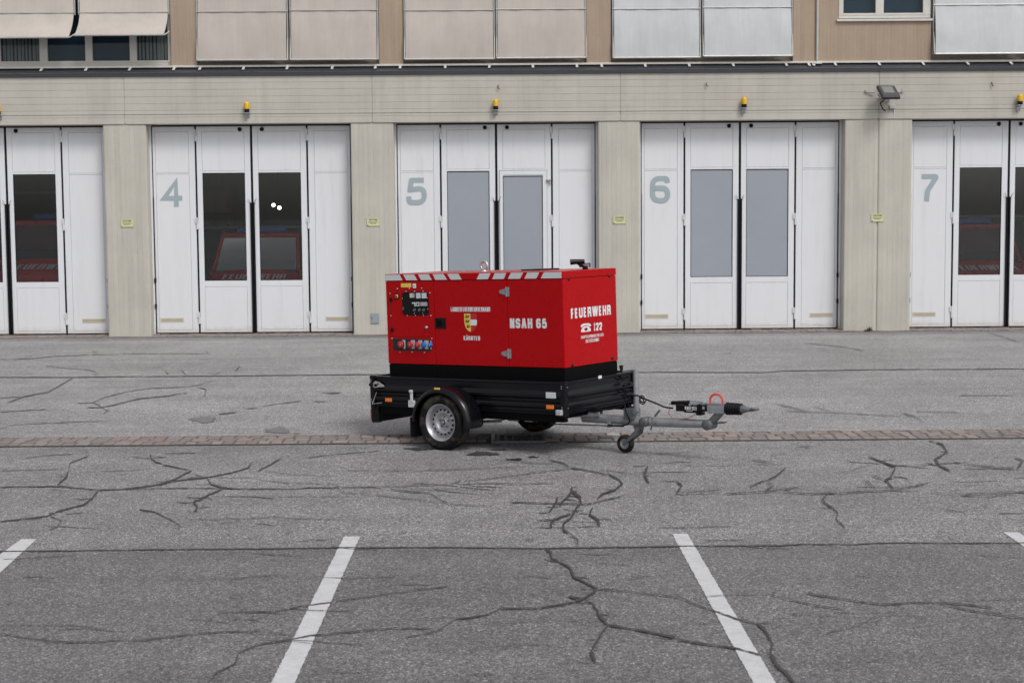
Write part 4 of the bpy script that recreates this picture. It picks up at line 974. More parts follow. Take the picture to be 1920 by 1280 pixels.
# rear light board hanging below the tailgate
zb = loc(700, 792, 1, -.62).z
mb = MB(); mb.box(U1-.055, U1-.035, -.63, .63, zb, .415, .006).box(U1-.04, U1+.06, -.66, -.59, zb+.01, .42, .008); mb.box(U1-.04, U1+.06, .59, .66, zb+.01, .42, .008); mb.build('light_board', 'plastic', T)
for v in (-.52, .52):
    mb = MB(); mb.box(U1-.085, U1-.056, v-.11, v+.11, zb+.03, .36, .012); mb.build('rear_light', 'sockred', T)
mb = MB(); mb.tube([(U1+.1, -.35, .33), (U1-.03, -.2, .25), (U1+.2, 0, .30)], .012, 6); mb.build('light_cable', 'seal', T)

# --- drawbar
mb = MB()
mb.tube([(.75, -.42, .34), (1.25, -.12, .345), (1.42, -.06, .345)], .036, 10).tube([(.75, .42, .34), (1.25, .12, .345), (1.42, .06, .345)], .036, 10)
p1 = loc(1112, 784, 1, 0); p2 = loc(1212, 790, 1, 0); p3 = loc(1216, 790, 1, 0); p4 = loc(1331, 795, 1, 0)
mb.tube([(p1.x-.12, 0, p1.z+.005), (p2.x-.03, 0, p2.z)], .048, 18)
mb.build('drawbar', 'galv', T)
mb = MB(); mb.tube([(p3.x+.03, 0, p3.z), (p4.x-.02, 0, p4.z)], [.050, .041], 18); mb.build('drawbar_extension', 'galv', T)
for (p, r_) in ((p2, .050), (p4, .052)):
    mb = MB()
    mb.lathe((p.x, 0, p.z), [(-.075, .001), (-.075, r_*.9), (-.068, r_), (.068, r_), (.075, r_*.9), (.075, .001)], 26)
    mb.cyl((p.x, -.076, p.z), (p.x, -.092, p.z), r_*.52, 6).cyl((p.x, -.09, p.z), (p.x, -.104, p.z), r_*.28, 12)
    mb.build('pivot_joint', 'galv_d', T)
mb = MB(); q = loc(1226, 797, 1, -.08); mb.tube([loc(1222, 782, 1, -.08), loc(1224, 795, 1, -.085), loc(1220, 806, 1, -.08)], .009, 8).tube([(p4.x-.02, 0, p4.z), loc(1362, 791, 1, 0)], .009, 8).tube([loc(1228, 780, 1, -.02), loc(1237, 769, 1, -.02)], .011, 8)
mb.build('locking_pin', 'galv_d', T)
e1 = loc(1355, 768, 1, 0)
mb = MB(); dx, dz = e1.x-p4.x, e1.z-p4.z; L = math.hypot(dx, dz); m = Matrix.Translation((p4.x, 0, p4.z)) @ Matrix.Rotation(-math.atan2(dz, dx), 4, 'Y')
mb.box(.015, L+.03, -.042, .042, -.030, .030, .006, 0, m); mb.build('riser_arm', 'galv_d', T)
# overrun coupling
c0, c1 = loc(1330, 765, 1, 0), loc(1362, 765, 1, 0)
ax = (c0.z+c1.z)/2
mb = MB(); mb.box(c0.x, c1.x, -.052, .052, ax-.048, ax+.046, .006); mb.box(c0.x-.005, c1.x+.005, -.056, .056, ax+.044, ax+.052, .003)
mb.box(c0.x+.03, c1.x-.02, -.054, -.05, ax-.01, ax+.02, .002); mb.build('coupling_housing', 'galv', T)
b0, b1 = c0.x-.385, c0.x
mb = MB(); mb.box(b0+.13, b1-.10, -.060, .060, ax-.050, ax+.030, .008).box(b0+.03, b0+.13, -.045, .045, ax-.042, ax+.020, .006).box(b1-.11, b1, -.050, .050, ax-.034, ax+.034, .008).box(b1-.13, b1-.07, -.04, .04, ax-.075, ax-.045, .005)
ov = mb.build('overrun_brake', 'plastic', T)
mb = MB(); letters(mb, 'KNOTT', lambda a, b, l: (b0+.145+a, -.0612-l, ax-.018+b), .095, .030, th=.24, lw=.62, gap=.14)
for r_ in (.010, .018, .026):
    pass
for k in range(3):
    P = [(b0+.235+k*.014+.010*math.cos(R(t_)), ax-.004+.022*math.sin(R(t_))) for t_ in range(-60, 61, 20)]
    Lf, Rt = stroke(P, .006); n = len(P); mb.add([(q_.x, -.0612, q_.y) for q_ in Lf]+[(q_.x, -.0612, q_.y) for q_ in Rt], [(i, i+1, n+i+1, n+i) for i in range(n-1)])
for i in range(7): mb.box(b0+.162+i*.010, b0+.170+i*.010, -.0612, -.0605, ax-.032, ax-.026)
for i in range(3): mb.box(b1-.05, b1-.025, -.0512, -.0502, ax+.012-i*.010, ax+.016-i*.010)
mb.build('print', 'white', ov)
mb = MB(); prof = []
bx0, bx1 = c1.x, loc(1391, 765, 1, 0).x; nb = 6
for i in range(nb):
    a = (bx1-bx0)/nb; x_ = bx0+i*a-bx0; sc_ = 1-.10*i/nb
    prof += [(x_, .042*sc_), (x_+a*.3, .062*sc_), (x_+a*.7, .062*sc_), (x_+a*.98, .042*sc_)]
mb.lathe((bx0, 0, ax), [(0, .001)]+prof, 24, 0, 0); mb.build('rubber_bellows', 'seal', T)
t0 = loc(1421, 767, 1, 0)
mb = MB(); mb.lathe((bx1, 0, ax), [(0, .040), (.03, .036), (.06, .024), (.10, .020), (.11, .001)], 20, 0, 0)
mb.tube([(bx1+.09, 0, ax), (t0.x-.06, .0, ax-.004), (t0.x-.02, .018, ax+.002), (t0.x, .03, ax+.004)], [.019, .015, .013, .010], 10); mb.tube([(t0.x-.10, 0, ax), (t0.x-.05, -.028, ax+.012), (t0.x-.0, -.03, ax+.006), (t0.x+.005, .0, ax+.004)], .009, 8)
mb.tube([(bx1+.01, 0, ax+.03), (bx1+.005, 0, ax+.055)], .008, 8)
mb.build('towing_eye', 'galv_d', T)
mb = MB(); r0, r1 = loc(1332, 757, 1, -.03), loc(1355, 757, 1, -.03)
rc = (r0.x+r1.x)/2; rw = (r1.x-r0.x)/2; pts = [(rc-rw, -.03, ax+.050)]+[(rc-rw*math.cos(R(t_)), -.03, ax+.085+.055*math.sin(R(t_))) for t_ in range(0, 181, 18)]+[(rc+rw, -.03, ax+.055)]
mb.tube(pts, .0105, 10); mb.build('release_handle', 'redh', T)
h0, h1 = loc(1259, 755, 1, -.02), loc(1294, 754.5, 1, -.02)
mb = MB(); mb.tube([h0, h0+Vector((.006, 0, 0)), h1-Vector((.006, 0, 0)), h1], [.014, .020, .022, .016], 12); hb = mb.build('handbrake_grip', 'plastic', T)
mb = MB(); mb.tube([h1, loc(1310, 758, 1, -.02), loc(1330, 762, 1, -.02)], .014, 8)
mb.box(loc(1256, 760, 1, 0).x, loc(1290, 760, 1, 0).x, -.03, -.01, ax+.018, ax+.034, .004).box(loc(1290, 0, 1, 0).x, loc(1328, 0, 1, 0).x, -.02, .03, ax+.028, ax+.05, .004)
mb.tube([loc(1296, 762, 1, -.05), loc(1308, 757, 1, -.05), loc(1316, 753, 1, -.03)], .009, 8).tube([loc(1293, 752, 1, .02), loc(1318, 753, 1, .02)], .006, 8).cyl((loc(1300, 763, 1, 0).x, -.07, ax+.03), (loc(1300, 763, 1, 0).x, .06, ax+.03), .014, 10)
mb.build('brake_linkage', 'galv', T)
mb = MB(); mb.tube([loc(1255, 766, 1, 0), loc(1254, 775, 1, 0), loc(1262, 785, 1, 0), loc(1290, 784, 1, 0), loc(1305, 776, 1, 0)], .0035, 6); mb.build('breakaway_cable', 'redh', T)

# --- jockey wheel and its post
pt, pb = loc(1192, 697, 1, 0), loc(1191, 775, 1, 0)
mb = MB(); mb.tube([(pt.x-.004, 0, pb.z-.10), (pt.x, 0, pt.z+.004)], .030, 16); mb.cyl((pt.x, 0, pt.z), (pt.x, 0, pt.z+.014), .034, 16)
jc = loc(1173, 829, 1, 0); jc.z -= .012
lk = loc(1192, 800, 1, 0)
mb.tube([(lk.x, 0, lk.z+.06), (lk.x, 0, lk.z-.01)], .026, 12)
mb.build('jockey_post', 'galv', T)
mb = MB(); mb.tube([(pt.x, 0, pt.z+.014), (pt.x-.02, 0, pt.z+.022), (pt.x-.16, -.01, pt.z+.004)], .008, 8); mb.build('crank_arm', 'galv', T)
mb = MB(); mb.tube([(pt.x-.16, -.01, pt.z-.01), (pt.x-.165, -.01, pt.z+.05)], [.014, .019], 12).cyl((pt.x-.165, -.01, pt.z+.05), (pt.x-.165, -.01, pt.z+.065), .022, 12); mb.build('crank_knob', 'plastic', T)
cl = loc(1188, 778, 1, 0)
mb = MB(); mb.box(cl.x-.085, cl.x+.045, -.060, -.048, cl.z-.045, cl.z+.075, .006).box(cl.x-.085, cl.x+.045, .048, .060, cl.z-.045, cl.z+.075, .006).box(cl.x-.01, cl.x+.055, -.05, .05, cl.z+.005, cl.z+.075, .010).cyl((cl.x+.03, -.075, cl.z+.03), (cl.x+.03, .0, cl.z+.03), .013, 8)
mb.tube([(cl.x+.05, -.03, cl.z+.03), (cl.x+.09, -.03, cl.z+.045), (cl.x+.10, -.03, cl.z+.015)], .007, 8)
mb.build('post_clamp', 'galv_d', T)
J = empty_part('jockey_wheel', T)
mb = MB(); R_ = .093
mb.lathe((jc.x, 0, jc.z), [(-.024, .052), (-.034, .068), (-.030, .085), (-.014, R_), (.014, R_), (.030, .085), (.034, .068), (.024, .052)], 32); mb.build('tyre', 'tyre', J)
mb = MB(); mb.lathe((jc.x, 0, jc.z), [(-.022, .053), (-.026, .048), (-.012, .042), (-.012, .020), (-.026, .016), (-.026, .001)], 28).lathe((jc.x, 0, jc.z), [(.022, .053), (.012, .042), (.012, .001)], 28); mb.build('rim', 'galv', J)
mb = MB()
fk = loc(1199, 803, 1, 0)
for v in (-.044, .044): mb.tube([(fk.x+.004, v*.75, fk.z+.02), (fk.x-.01, v, fk.z-.035), (jc.x, v, jc.z)], [.030, .027, .015], 8)
mb.box(fk.x-.045, fk.x+.035, -.034, .034, fk.z-.01, fk.z+.04, .012); mb.cyl((jc.x, -.056, jc.z), (jc.x, .056, jc.z), .009, 10); mb.build('fork', 'galv_d', J)

# --- cables
mb = MB()
for k, (x_, y_) in enumerate(((1172, 709), (1175, 722), (1178, 734), (1180, 744))):
    c = loc(x_, y_, 0, U2+.05); pts = [(U2+.05+.020*math.sin(R(t_)), c.y+.055*math.cos(R(t_)), c.z+.024*math.sin(R(t_))+.00005*t_) for t_ in range(0, 361, 24)]
    mb.tube(pts, .0075, 6)
pts = [loc(1187, 745, 1, .02), loc(1178, 741, 1, .02), loc(1172, 746, 1, .02), loc(1178, 742, 1, -.04), loc(1195, 741, 1, -.05), loc(1210, 748, 1, -.05), loc(1228, 755, 1, -.04), loc(1246, 763, 1, -.02), loc(1262, 765, 1, -.02)]
mb.tube([loc(1173, 744, 1, -.03)]+pts[3:], .0085, 8)
mb.tube([loc(1173, 744, 1, -.03), loc(1171, 758, 1, -.05), loc(1175, 775, 1, -.06), loc(1181, 788, 1, -.07), loc(1178, 795, 1, -.07), loc(1165, 798, 1, -.06), loc(1140, 797, 1, -.06)], .0085, 8)
mb.tube([loc(1128, 768, 1, -.1), loc(1150, 766, 1, -.1), loc(1165, 761, 1, -.06), loc(1172, 755, 1, -.05)], .0085, 8)
for cx_, cy_, rr in ((1203, 748, .035), (1202, 752, .03), (1181, 756, .04)):
    c = loc(cx_, cy_, 1, .03); mb.tube([(c.x+rr*math.cos(R(t_)), .03+.0001*t_, c.z+rr*math.sin(R(t_))) for t_ in range(0, 341, 20)], .0065, 6)
mb.build('cable', 'seal', T)
q = loc(1118, 768, 1, -.12); mb = MB(); mb.tube([(q.x-.07, -.12, q.z+.005), (q.x-.03, -.12, q.z+.004), (q.x+.03, -.12, q.z), (q.x+.07, -.12, q.z)], [.020, .027, .022, .012], 12).cyl((q.x-.03, -.12, q.z), (q.x-.015, -.12, q.z), .032, 12); mb.build('electric_plug', 'plastic', T)
mb = MB(); mb.tube([loc(1035, 794.5, 1, -.05), loc(1120, 797, 1, -.05), loc(1170, 799, 1, -.05)], .007, 8); mb.build('brake_rod', 'galv_d', T)
mb = MB(); q = loc(1143, 797, 1, -.03); mb.box(q.x-.02, q.x+.02, -.05, .0, q.z-.02, q.z+.05, .004); mb.build('rod_bracket', 'galv', T)
q0, q1 = loc(1110, 784, 1, 0), loc(1135, 784, 1, 0)
mb = MB(); mb.prism([(q0.x-.05, ax-.16), (q0.x+.02, ax-.06), (q0.x+.12, ax-.075), (q0.x+.14, ax-.11), (q0.x+.06, ax-.17)], .012, 0, 'xz', -.065); mb.build('gusset', 'galv', T)

# ================================================================= GENERATOR
gu1, gu2, gv, gwb, gwr, gwt = -1.026, 1.312, .494, .452, .845, 1.819
GN = thing('generator', 'large red enclosed generator with white lettering and chevrons standing on the trailer', 'generator', (.143, 0, gwb), frame=FR)
mb = MB(); mb.box(gu1+.006, gu2-.004, -gv+.004, gv-.004, gwb, gwr-.004, .008)
mb.box(.606, .611, -gv+.002, -gv+.006, gwb, gwr-.006)
for px_ in (843, 852):
    q = loc(px_, 697, 1, -gv); mb.lathe((q.x, -gv+.003, q.z), [(0, .016), (-.003, .019), (-.003, .022), (0, .024)], 16)
mb.build('base_frame', 'black_m', GN)
gl = 1.745
mb = MB(); mb.box(gu1+.012, gu2-.012, -gv+.012, gv-.012, gwr-.002, gl); mb.build('inner_shell', 'seal', GN)
s1, s2 = -.354, .616
def gpanel(u0, u1, name):
    mb = MB(); mb.box(u0+.0025, u1-.0025, -gv, -gv+.03, gwr+.002, gl-.004, .004); return mb.build(name, 'red', GN)
rp = gpanel(gu1, s1, 'rear_panel'); hd = gpanel(s1, s2, 'hatch_door'); fp = gpanel(s2, gu2, 'side_panel')
mb = MB(); mb.box(gu1, gu2, gv-.03, gv, gwr+.002, gl-.004, .004); mb.build('far_side_panel', 'red', GN)
mb = MB(); mb.box(gu1, gu1+.01, -gv+.004, gv-.004, gwr+.002, gl-.004, .004); mb.build('end_panel', 'red', GN)
mb = MB(); mb.box(gu2-.01, gu2+.002, -gv+.003, gv-.003, gwr+.002, gl-.004, .003); fpn = mb.build('front_panel', 'red', GN)
mb = MB(); mb.box(gu1-.004, gu2+.005, -gv-.004, gv+.004, gl, gwt, .006); mb.build('roof_lid', 'red', GN)
for x_, y_ in ((1066, 523), (1142, 517), (1073, 684), (1148, 671)):
    q = loc(x_, y_, 0, gu2+.002); mb = MB(); mb.lathe((gu2+.002, q.y, q.z), [(0, .018), (.004, .018), (.006, .010), (.014, .009), (.014, .001)], 14, 0, 0); mb.build('panel_bolt', 'plastic', fpn)
# chevrons on the lid edge
vf = -gv-.0048; cv = None
for (a, b, c, d) in ((721.7, 749.9, 722.9, 755.5), (756.7, 776.7, 762.4, 783), (784.2, 804.2, 790.4, 810.2), (811.7, 831.7, 817, 838.9), (838.9, 859.9, 845.8, 866), (899.6, 920.5, 894.2, 915.4), (928.3, 949.8, 923.4, 945.1), (958.4, 981.5, 952.9, 975.5), (989.3, 1011.6, 983.8, 1006), (1020.2, 1053.2, 1014.4, 1053.2)):
    ys = lambda x_: 516.5-(x_-722)*.0235
    U = [loc(x_, ys(x_)+k, 1, -gv).x for x_, k in ((a, 0), (b, 0), (d, 12), (c, 12))]
    U = [min(max(u_, gu1+.002), gu2-.002) for u_ in U]
    mb = MB(); mb.prism([(U[0], gwt-.007), (U[1], gwt-.007), (U[2], gl+.005), (U[3], gl+.005)], -.0012, 0, 'xz', vf+.0002); mb.build('chevron_film', 'reflex', GN)

def on_side(x0, z0, lift=-.0012, v=-gv):
    return lambda a, b, l: (x0+a, v+lift-l, z0+b)
def rect(px0, py0, px1, py1, ax_=1, val=-gv):
    a, b = loc(px0, py0, ax_, val), loc(px1, py1, ax_, val); return a, b
# lettering on the near side: corners (left bottom) and (right top)
def side_text(txt, px0, pyb, px1, pyt, parent, **k):
    a, b = rect(px0, pyb, px1, pyt); mb = MB(); letters(mb, txt, on_side(a.x, a.z), b.x-a.x, b.z-a.z, **k); mb.build('lettering', 'white', parent)
side_text('LANDESFEUERWEHRVERBAND', 845.5, 584, 919, 575.5, hd, th=.2, lw=.56, gap=.12)
side_text('KÄRNTEN', 869.5, 637.5, 900, 630, hd, th=.23, lw=.58, gap=.10)
side_text('NSAH 65', 956, 615, 1025.5, 597, fp, th=.235, lw=.52, gap=.07)
def front_text(txt, px0, pyb, px1, pyt, **k):
    a, b = rect(px0, pyb, px1, pyt, 0, gu2+.002); mb = MB(); letters(mb, txt, lambda x_, z_, l: (gu2+.0035+l, a.y+x_, a.z+z_), b.y-a.y, b.z-a.z, **k); mb.build('lettering', 'white', fpn)
a, b = loc(1069.7, 597.5, 0, gu2), loc(1145.2, 589, 0, gu2)
mb = MB(); hh = loc(1069.7, 578.5, 0, gu2).z-a.z
letters(mb, 'FEUERWEHR', lambda x_, z_, l: (gu2+.0035+l, a.y+x_, a.z+z_), b.y-a.y, hh, th=.24, lw=.54, gap=.045); mb.build('lettering', 'white', fpn)
def ftext(txt, p0, p1, ptop, **k):
    a = loc(*p0, 0, gu2); b = loc(*p1, 0, gu2); h_ = loc(*ptop, 0, gu2).z-a.z
    mb = MB(); letters(mb, txt, lambda x_, z_, l: (gu2+.0035+l, a.y+x_, a.z+z_), b.y-a.y, h_, **k); mb.build('lettering', 'white', fpn)
ftext('122', (1112.5, 620.5), (1128.5, 618), (1112.5, 605.5), th=.26, lw=.64, gap=.06)
ftext('HAUPTFEUERWACHE VILLACH', (1089, 635), (1131, 629), (1089, 629.5), th=.19, lw=.5, gap=.1)
ftext('KAT STÜTZPUNKT', (1098, 642.5), (1123, 638), (1098, 636.5), th=.19, lw=.5, gap=.1)
# telephone pictogram
a = loc(1088.8, 623, 0, gu2); b = loc(1107.8, 621, 0, gu2); h_ = loc(1088.8, 607, 0, gu2).z-a.z; W_ = b.y-a.y
ph = lambda x_, z_: (a.y+x_*W_, a.z+z_*h_)
mb = MB()
hs_ = [(0, .60), (0, .78), (.08, .90), (.25, .98), (.5, 1.0), (.75, .98), (.92, .90), (1, .78), (1, .60), (.80, .60), (.78, .72), (.5, .76), (.22, .72), (.20, .60)]
L_ = [ph(*q) for q in hs_]
n_ = len(L_)//2
mb.add([(gu2+.0035, x_, z_) for x_, z_ in L_], [(i, i+1, 13-i-1, 13-i) for i in range(6)])
bd = [(.27, .66), (.73, .66), (.95, .36), (1.0, .05), (.95, 0), (.05, 0), (0, .05), (.05, .36)]
ring = [(.5+.17*math.cos(t_), .30+.19*math.sin(t_)) for t_ in [2*math.pi*i/24 for i in range(24)]]
outer = []
for i in range(24):
    t_ = 2*math.pi*i/24; dx, dz = math.cos(t_), math.sin(t_); best = 9
    for k in range(8):
        (x1, z1), (x2, z2) = bd[k], bd[(k+1) % 8]; ex, ez = x2-x1, z2-z1; den = dx*ez-dz*ex
        if abs(den) < 1e-9: continue
        s_ = ((x1-.5)*ez-(z1-.30)*ex)/den; q_ = ((x1-.5)*dz-(z1-.30)*dx)/den
        if s_ > 0 and -.001 <= q_ <= 1.001: best = min(best, s_)
    outer.append((.5+dx*best, .30+dz*best))
mb.add([(gu2+.0037, *ph(*q)) for q in ring+outer], [(i, (i+1) % 24, 24+(i+1) % 24, 24+i) for i in range(24)])
mb.build('telephone_symbol', 'white', fpn)
# coat of arms
a, b = loc(870.3, 588, 1, -gv), loc(894.8, 622.3, 1, -gv); sw, sh_ = b.x-a.x, a.z-b.z
def shp(x_, z_): return (a.x+x_*sw, b.z+z_*sh_)
lft = [(0, 1), (.5, 1), (.5, 0), (.36, .04), (.20, .13), (.08, .26), (.02, .42), (0, .55)]
mb = MB(); mb.prism([shp(*q) for q in lft], -.0012, 0, 'xz', -gv-.0003)
rgt = [(1-x_, z_) for x_, z_ in lft]
def cut(z0, z1):
    P = []
    side = sorted([(1-x_, z_) for x_, z_ in lft[2:]]+[(1, 1)], key=lambda q: q[1])
    def xa(z_):
        for (xa_, za), (xb, zb_) in zip(side, side[1:]):
            if za <= z_ <= zb_ and zb_ > za: return xa_+(xb-xa_)*(z_-za)/(zb_-za)
        return 1
    zs = [z0]+[q[1] for q in side if z0 < q[1] < z1]+[z1]
    return [(.5, z1), (.5, z0)]+[(xa(z_), z_) for z_ in zs if not (z_ == 0)]
for z0, z1, mi in ((.0, .36, 1), (.36, .68, 2), (.68, 1, 1)): mb.prism([shp(*q) for q in cut(z0, z1)], -.0012, mi, 'xz', -gv-.0003)
sq = [[(.10, .10), (.2, .5), (.4, .45), (.6, .55), (.85, .35)], [(.2, .5), (.25, .8), (.1, .95)], [(.6, .55), (.75, .8), (.95, .75)], [(.4, .45), (.35, .1)], [(.7, .45), (.6, .1)], [(.25, .8), (.45, .85)]]
for k, zc in enumerate((.74, .48, .20)):
    for j, P in enumerate(sq):
        ox = .06 if k < 2 else .17; sx = .38 if k < 2 else .30
        PP = [shp(ox+x_*sx, zc+z_*.2) for x_, z_ in P]; Lf, Rt = stroke(PP, .009); n = len(PP)
        mb.add([(q_.x, -gv-.0018-.00015*j, q_.y) for q_ in Lf]+[(q_.x, -gv-.0018-.00015*j, q_.y) for q_ in Rt], [(i, i+1, n+i+1, n+i) for i in range(n-1)], 3)
mb.build('coat_of_arms', ['film_yellow', 'film_red', 'white', 'film_black'], hd)
# hinges
for hx, hy in ((950, 547), (954.5, 663)):
    q = loc(hx+2.2, hy, 1, -gv); x_ = s2-.008; z_ = q.z; mb = MB()
    mb.prism([(x_-.085, z_-.012), (x_-.085, z_+.012), (x_-.06, z_+.022), (x_, z_+.034), (x_, z_-.034), (x_-.06, z_-.022)], -.006, 0, 'xz', -gv-.0008)
    mb.box(x_+.008, x_+.040, -gv-.007, -gv-.0008, z_-.048, z_+.048, .002); mb.cyl((x_+.004, -gv-.008, z_-.05), (x_+.004, -gv-.008, z_+.05), .008, 10)
    for bx, bz in ((-.06, 0), (-.02, .018), (-.02, -.018), (.024, .03), (.024, -.03), (.024, 0)): mb.cyl((x_+bx, -gv-.006, z_+bz), (x_+bx, -gv-.011, z_+bz), .005, 8)
    mb.build('hinge', 'galv', hd)
# flush paddle lock
a, b = rect(817, 616, 836, 595.7); mb = MB(); mb.box(a.x, b.x, -gv-.006, -gv-.0006, a.z, b.z, .004); lk_ = mb.build('paddle_lock', 'plastic', hd)
mb = MB(); mb.box(a.x+.02, a.x+.085, -gv-.011, -gv-.0062, a.z+.025, b.z-.025, .004).cyl((b.x-.02, -gv-.006, (a.z+b.z)/2), (b.x-.02, -gv-.010, (a.z+b.z)/2), .008, 10); mb.build('handle', 'black_m', lk_)
# control door
a, b = rect(734.3, 633, 806, 543.5); a2 = loc(806, 633, 1, -gv)
cu0, cu1, cz0, cz1 = a.x, a2.x, min(a.z, a2.z)+.01, loc(736, 543.6, 1, -gv).z
mb = MB()
for q in ((cu0, cu1, cz1-.004, cz1), (cu0, cu0+.004, cz0, cz1-.004), (cu1-.004, cu1, cz0, cz1-.004)): mb.box(q[0], q[1], -gv-.0012, -gv+.001, q[2], q[3])
mb.build('door_joint', 'film_black', rp)
mb = MB(); mb.box(cu0+.005, cu1-.005, -gv-.004, -gv-.0006, cz0+.004, cz1-.005, .0015); cdoor = mb.build('control_door', 'red', GN)
vf = -gv-.004
wa, wb = loc(756, 590, 1, vf), loc(802, 549, 1, vf); x0, x1 = wa.x, wb.x; z0, z1 = wa.z, loc(757, 548.5, 1, vf).z
def rr(x0, x1, z0, z1, r, n=6):
    P = []
    for cx_, cz_, s_ in ((x1-r, z1-r, 0), (x0+r, z1-r, 90), (x0+r, z0+r, 180), (x1-r, z0+r, 270)):
        for i in range(n+1): t_ = R(s_+90*i/n); P.append((cx_+r*math.cos(t_), cz_+r*math.sin(t_)))
    return P
mb = MB(); mb.prism(rr(x0-.006, x1+.006, z0-.006, z1+.006, .042), -.003, 0, 'xz', vf-.0002); mb.build('window_gasket', 'seal', cdoor)
mb = MB(); mb.prism(rr(x0, x1, z0, z1, .036), -.0015, 0, 'xz', vf-.0034); ip = mb.build('instrument_panel', 'plastic', cdoor)
ww, hh = x1-x0, z1-z0; vi = vf-.0052
mb = MB()
for (a_, b_, c_, d_, mi) in ((.30, .42, .77, .97, 1), (.43, .49, .77, .97, 2), (.55, .73, .74, .98, 0), (.77, .96, .74, .98, 0), (.38, .52, .50, .56, 0), (.47, .52, .38, .50, 0), (.54, .67, .39, .57, 0), (.71, .98, .40, .57, 2)):
    mb.box(x0+a_*ww, x0+b_*ww, vi-.001, vi, z0+c_*hh, z0+d_*hh, 0, mi)
for a_ in (.57, .63): mb.box(x0+(a_+.015)*ww, x0+(a_+.02)*ww, vi-.0016, vi-.001, z0+.80*hh, z0+.9*hh, 0, 3)
mb.prism([(x0+(.605+.035*math.cos(t_))*ww, z0+(.48+.05*math.sin(t_))*hh) for t_ in [2*math.pi*i/14 for i in range(14)]], -.001, 3, 'xz', vi-.0012)
mb.build('gauge', ['reflex', 'beige', 'grey', 'film_black'], ip)
mb = MB()
for a_ in (.47, .66, .83):
    mb.lathe((x0+a_*ww, vi, z0+.22*hh), [(0, .017), (-.006, .017), (-.008, .013), (-.004, .012), (-.004, .001)], 16, 0)
mb.build('rotary_knob', 'galv_d', ip)
mb = MB(); mb.box(x0+.01*ww, x0+.05*ww, vi-.006, vi, z0+.22*hh, z0+.36*hh, .002); mb.build('catch', 'galv_d', ip)
q = loc(744.2, 555.6, 1, vf)
mb = MB(); mb.lathe((q.x, vf, q.z), [(-.0005, .001), (-.0005, .034), (-.004, .037), (-.004, .030), (-.002, .028), (-.002, .001)], 24); es = mb.build('emergency_stop', 'plastic', cdoor)
mb = MB(); mb.lathe((q.x, vf, q.z), [(-.003, .021), (-.008, .021), (-.009, .014)], 20, 0).lathe((q.x, vf, q.z), [(-.009, .008), (-.018, .008), (-.018, .015), (-.026, .014), (-.028, .001)], 20, 1); mb.build('button', ['film_yellow', 'sockred'], es)
q = loc(801.3, 613.5, 1, vf); mb = MB(); mb.lathe((q.x, vf, q.z), [(0, .012), (-.012, .012), (-.014, .016), (-.022, .016), (-.024, .001)], 16).cyl((q.x-.02, vf, q.z-.002), (q.x-.02, vf-.008, q.z-.002), .012, 10, 1); mb.build('lock_knob', ['alu', 'plastic'], cdoor)
for x_, y_ in ((732.5, 562), (735, 618)):
    q = loc(x_, y_, 1, vf); mb = MB(); mb.box(q.x-.014, q.x+.022, -gv-.016, -gv-.001, q.z-.022, q.z+.022, .005); mb.build('hinge', 'plastic', cdoor)
# stickers
a, b = rect(752, 538.5, 771, 530.5); a2 = loc(752, 530.5, 1, -gv); b2 = loc(771, 538.5, 1, -gv); mb = MB(); mb.box(a.x, b.x, -gv-.0012, -gv-.0004, b2.z, a2.z-.004); mb.build('yellow_sticker', 'film_yellow', rp)
a, b = rect(774.2, 540, 780, 531.5); mb = MB(); mb.box(a.x, b.x, -gv-.0012, -gv-.0004, a.z, b.z); mb.box(a.x+.012, a.x+.02, -gv-.0018, -gv-.0012, a.z+.012, a.z+.028, 0, 1); mb.build('white_sticker', ['white', 'film_black'], rp)
# rivets
mb = MB()
for X, Y in ((205, 355), (335, 352), (470, 350), (125, 407), (558, 400), (300, 385), (392, 384), (484, 384), (262, 460), (534, 455), (136, 652), (570, 650), (265, 578), (540, 578), (314, 648), (403, 648), (492, 648), (147, 897), (580, 899), (234, 1046), (366, 1047), (500, 1050), (392, 625), (484, 625)):
    q = loc(710+X/5.819, 480+Y/5.819, 1, -gv-.004); mb.lathe((q.x, -gv-.004, q.z), [(.003, .0045), (-.0055, .0045), (-.006, .001)], 10)
mb.build('rivets', 'white', rp)
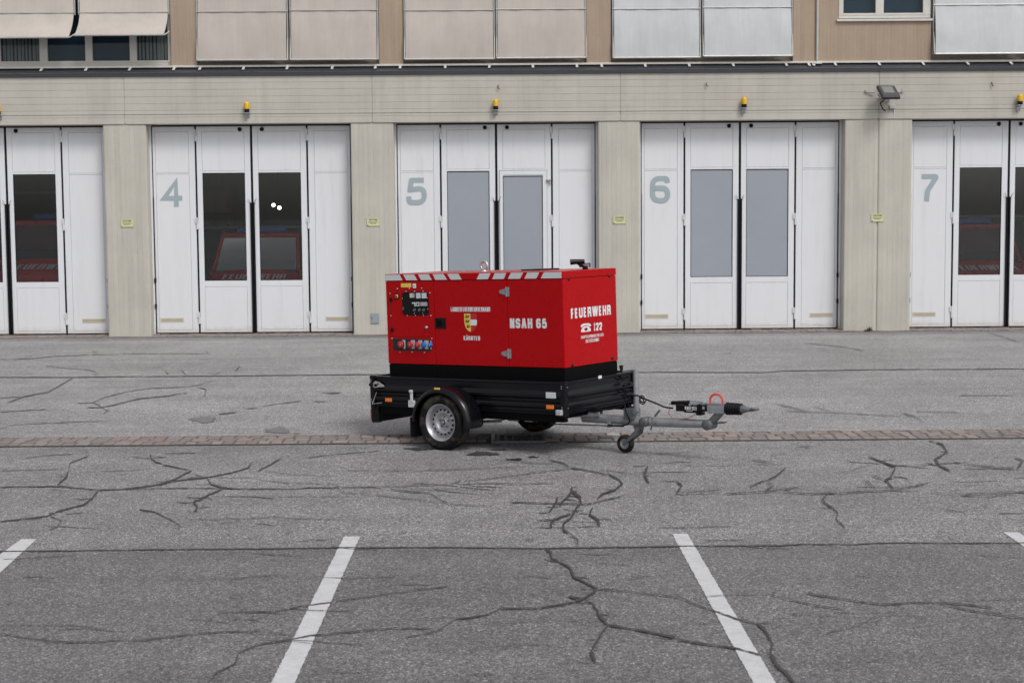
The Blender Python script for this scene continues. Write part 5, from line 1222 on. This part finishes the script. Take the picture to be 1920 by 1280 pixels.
# socket recess
a, b = rect(737, 657.5, 809, 635); az = loc(737, 657.5, 1, -gv).z; bz = loc(809, 635, 1, -gv).z
zt_ = loc(737, 634.5, 1, -gv).z; zl = loc(809, 658, 1, -gv).z
mb = MB(); mb.box(a.x, b.x, -gv-.0014, -gv-.0004, min(az, zl)+.004, max(bz, zt_)-.004, .0003); sk = mb.build('socket_recess', 'film_black', rp)
zc = (az+bz)/2+.003
for X, mt, r_ in ((240, 'sockred', .040), (345, 'sockred', .038), (424, 'sockred', .036), (492, 'blue', .034), (560, 'blue', .024)):
    u_ = loc(710+X/5.819, 646.5, 1, -gv-.02).x; mb = MB()
    if X == 240: mb.lathe((u_, -gv-.002, zc), [(0, .050), (-.016, .050), (-.018, .042)], 24, 2)
    mb.box(u_+.004, min(u_+.055, b.x-.004), -gv-.016, -gv-.0016, zc-.045, zc+.048, .004, 1)
    mb.lathe((u_, -gv-.002, zc), [(0, r_), (-.028, r_*.95), (-.032, r_*.85), (-.032, .001)], 24, 0)
    mb.box(u_-.009, u_+.009, -gv-.034, -gv-.0315, zc-.008, zc+.010, 0, 3)
    mb.build('power_socket', [mt, 'grey', 'plastic', 'white'], sk)
# lifting eye, roof vent, exhaust
q = loc(907.6, 499, 1, 0)
mb = MB(); mb.tube([(q.x+.045*math.cos(R(t_)), 0, gwt+.062+.045*math.sin(R(t_))) for t_ in range(-90, 271, 15)], .0135, 10).lathe((q.x, 0, gwt-.002), [(0, .035), (.014, .033), (.020, .018)], 18, 0, 2); mb.build('lifting_eye', 'alu', GN)
q = loc(1013, 505, 1, .15); mb = MB(); mb.box(q.x-.13, q.x+.13, -.02, .32, gwt-.001, gwt+.014, .004); mb.build('roof_hatch', 'plastic', GN)
q = loc(1097, 496, 1, .18)
mb = MB(); zq = gwt
mb.tube([(q.x, .18, zq-.002), (q.x, .18, zq+.030)], .030, 14).box(q.x-.05, q.x+.045, .14, .22, zq+.02, zq+.055, .006).tube([(q.x-.03, .18, zq+.035), (q.x-.07, .17, zq+.055), (q.x-.08, .16, zq+.075)], .016, 10)
mb.tube([(q.x-.13, .10, zq+.078), (q.x-.02, .20, zq+.082)], [.030, .022], 16).box(q.x-.10, q.x+.05, .15, .21, zq+.056, zq+.064, .002)
ex = mb.build('exhaust', 'plastic', GN)
mb = MB(); mb.cyl((q.x+.035, .13, zq+.04), (q.x+.075, .13, zq+.04), .018, 12).cyl((q.x+.01, .13, zq+.045), (q.x+.06, .13, zq+.045), .008, 8); mb.build('clamp', 'galv', ex)
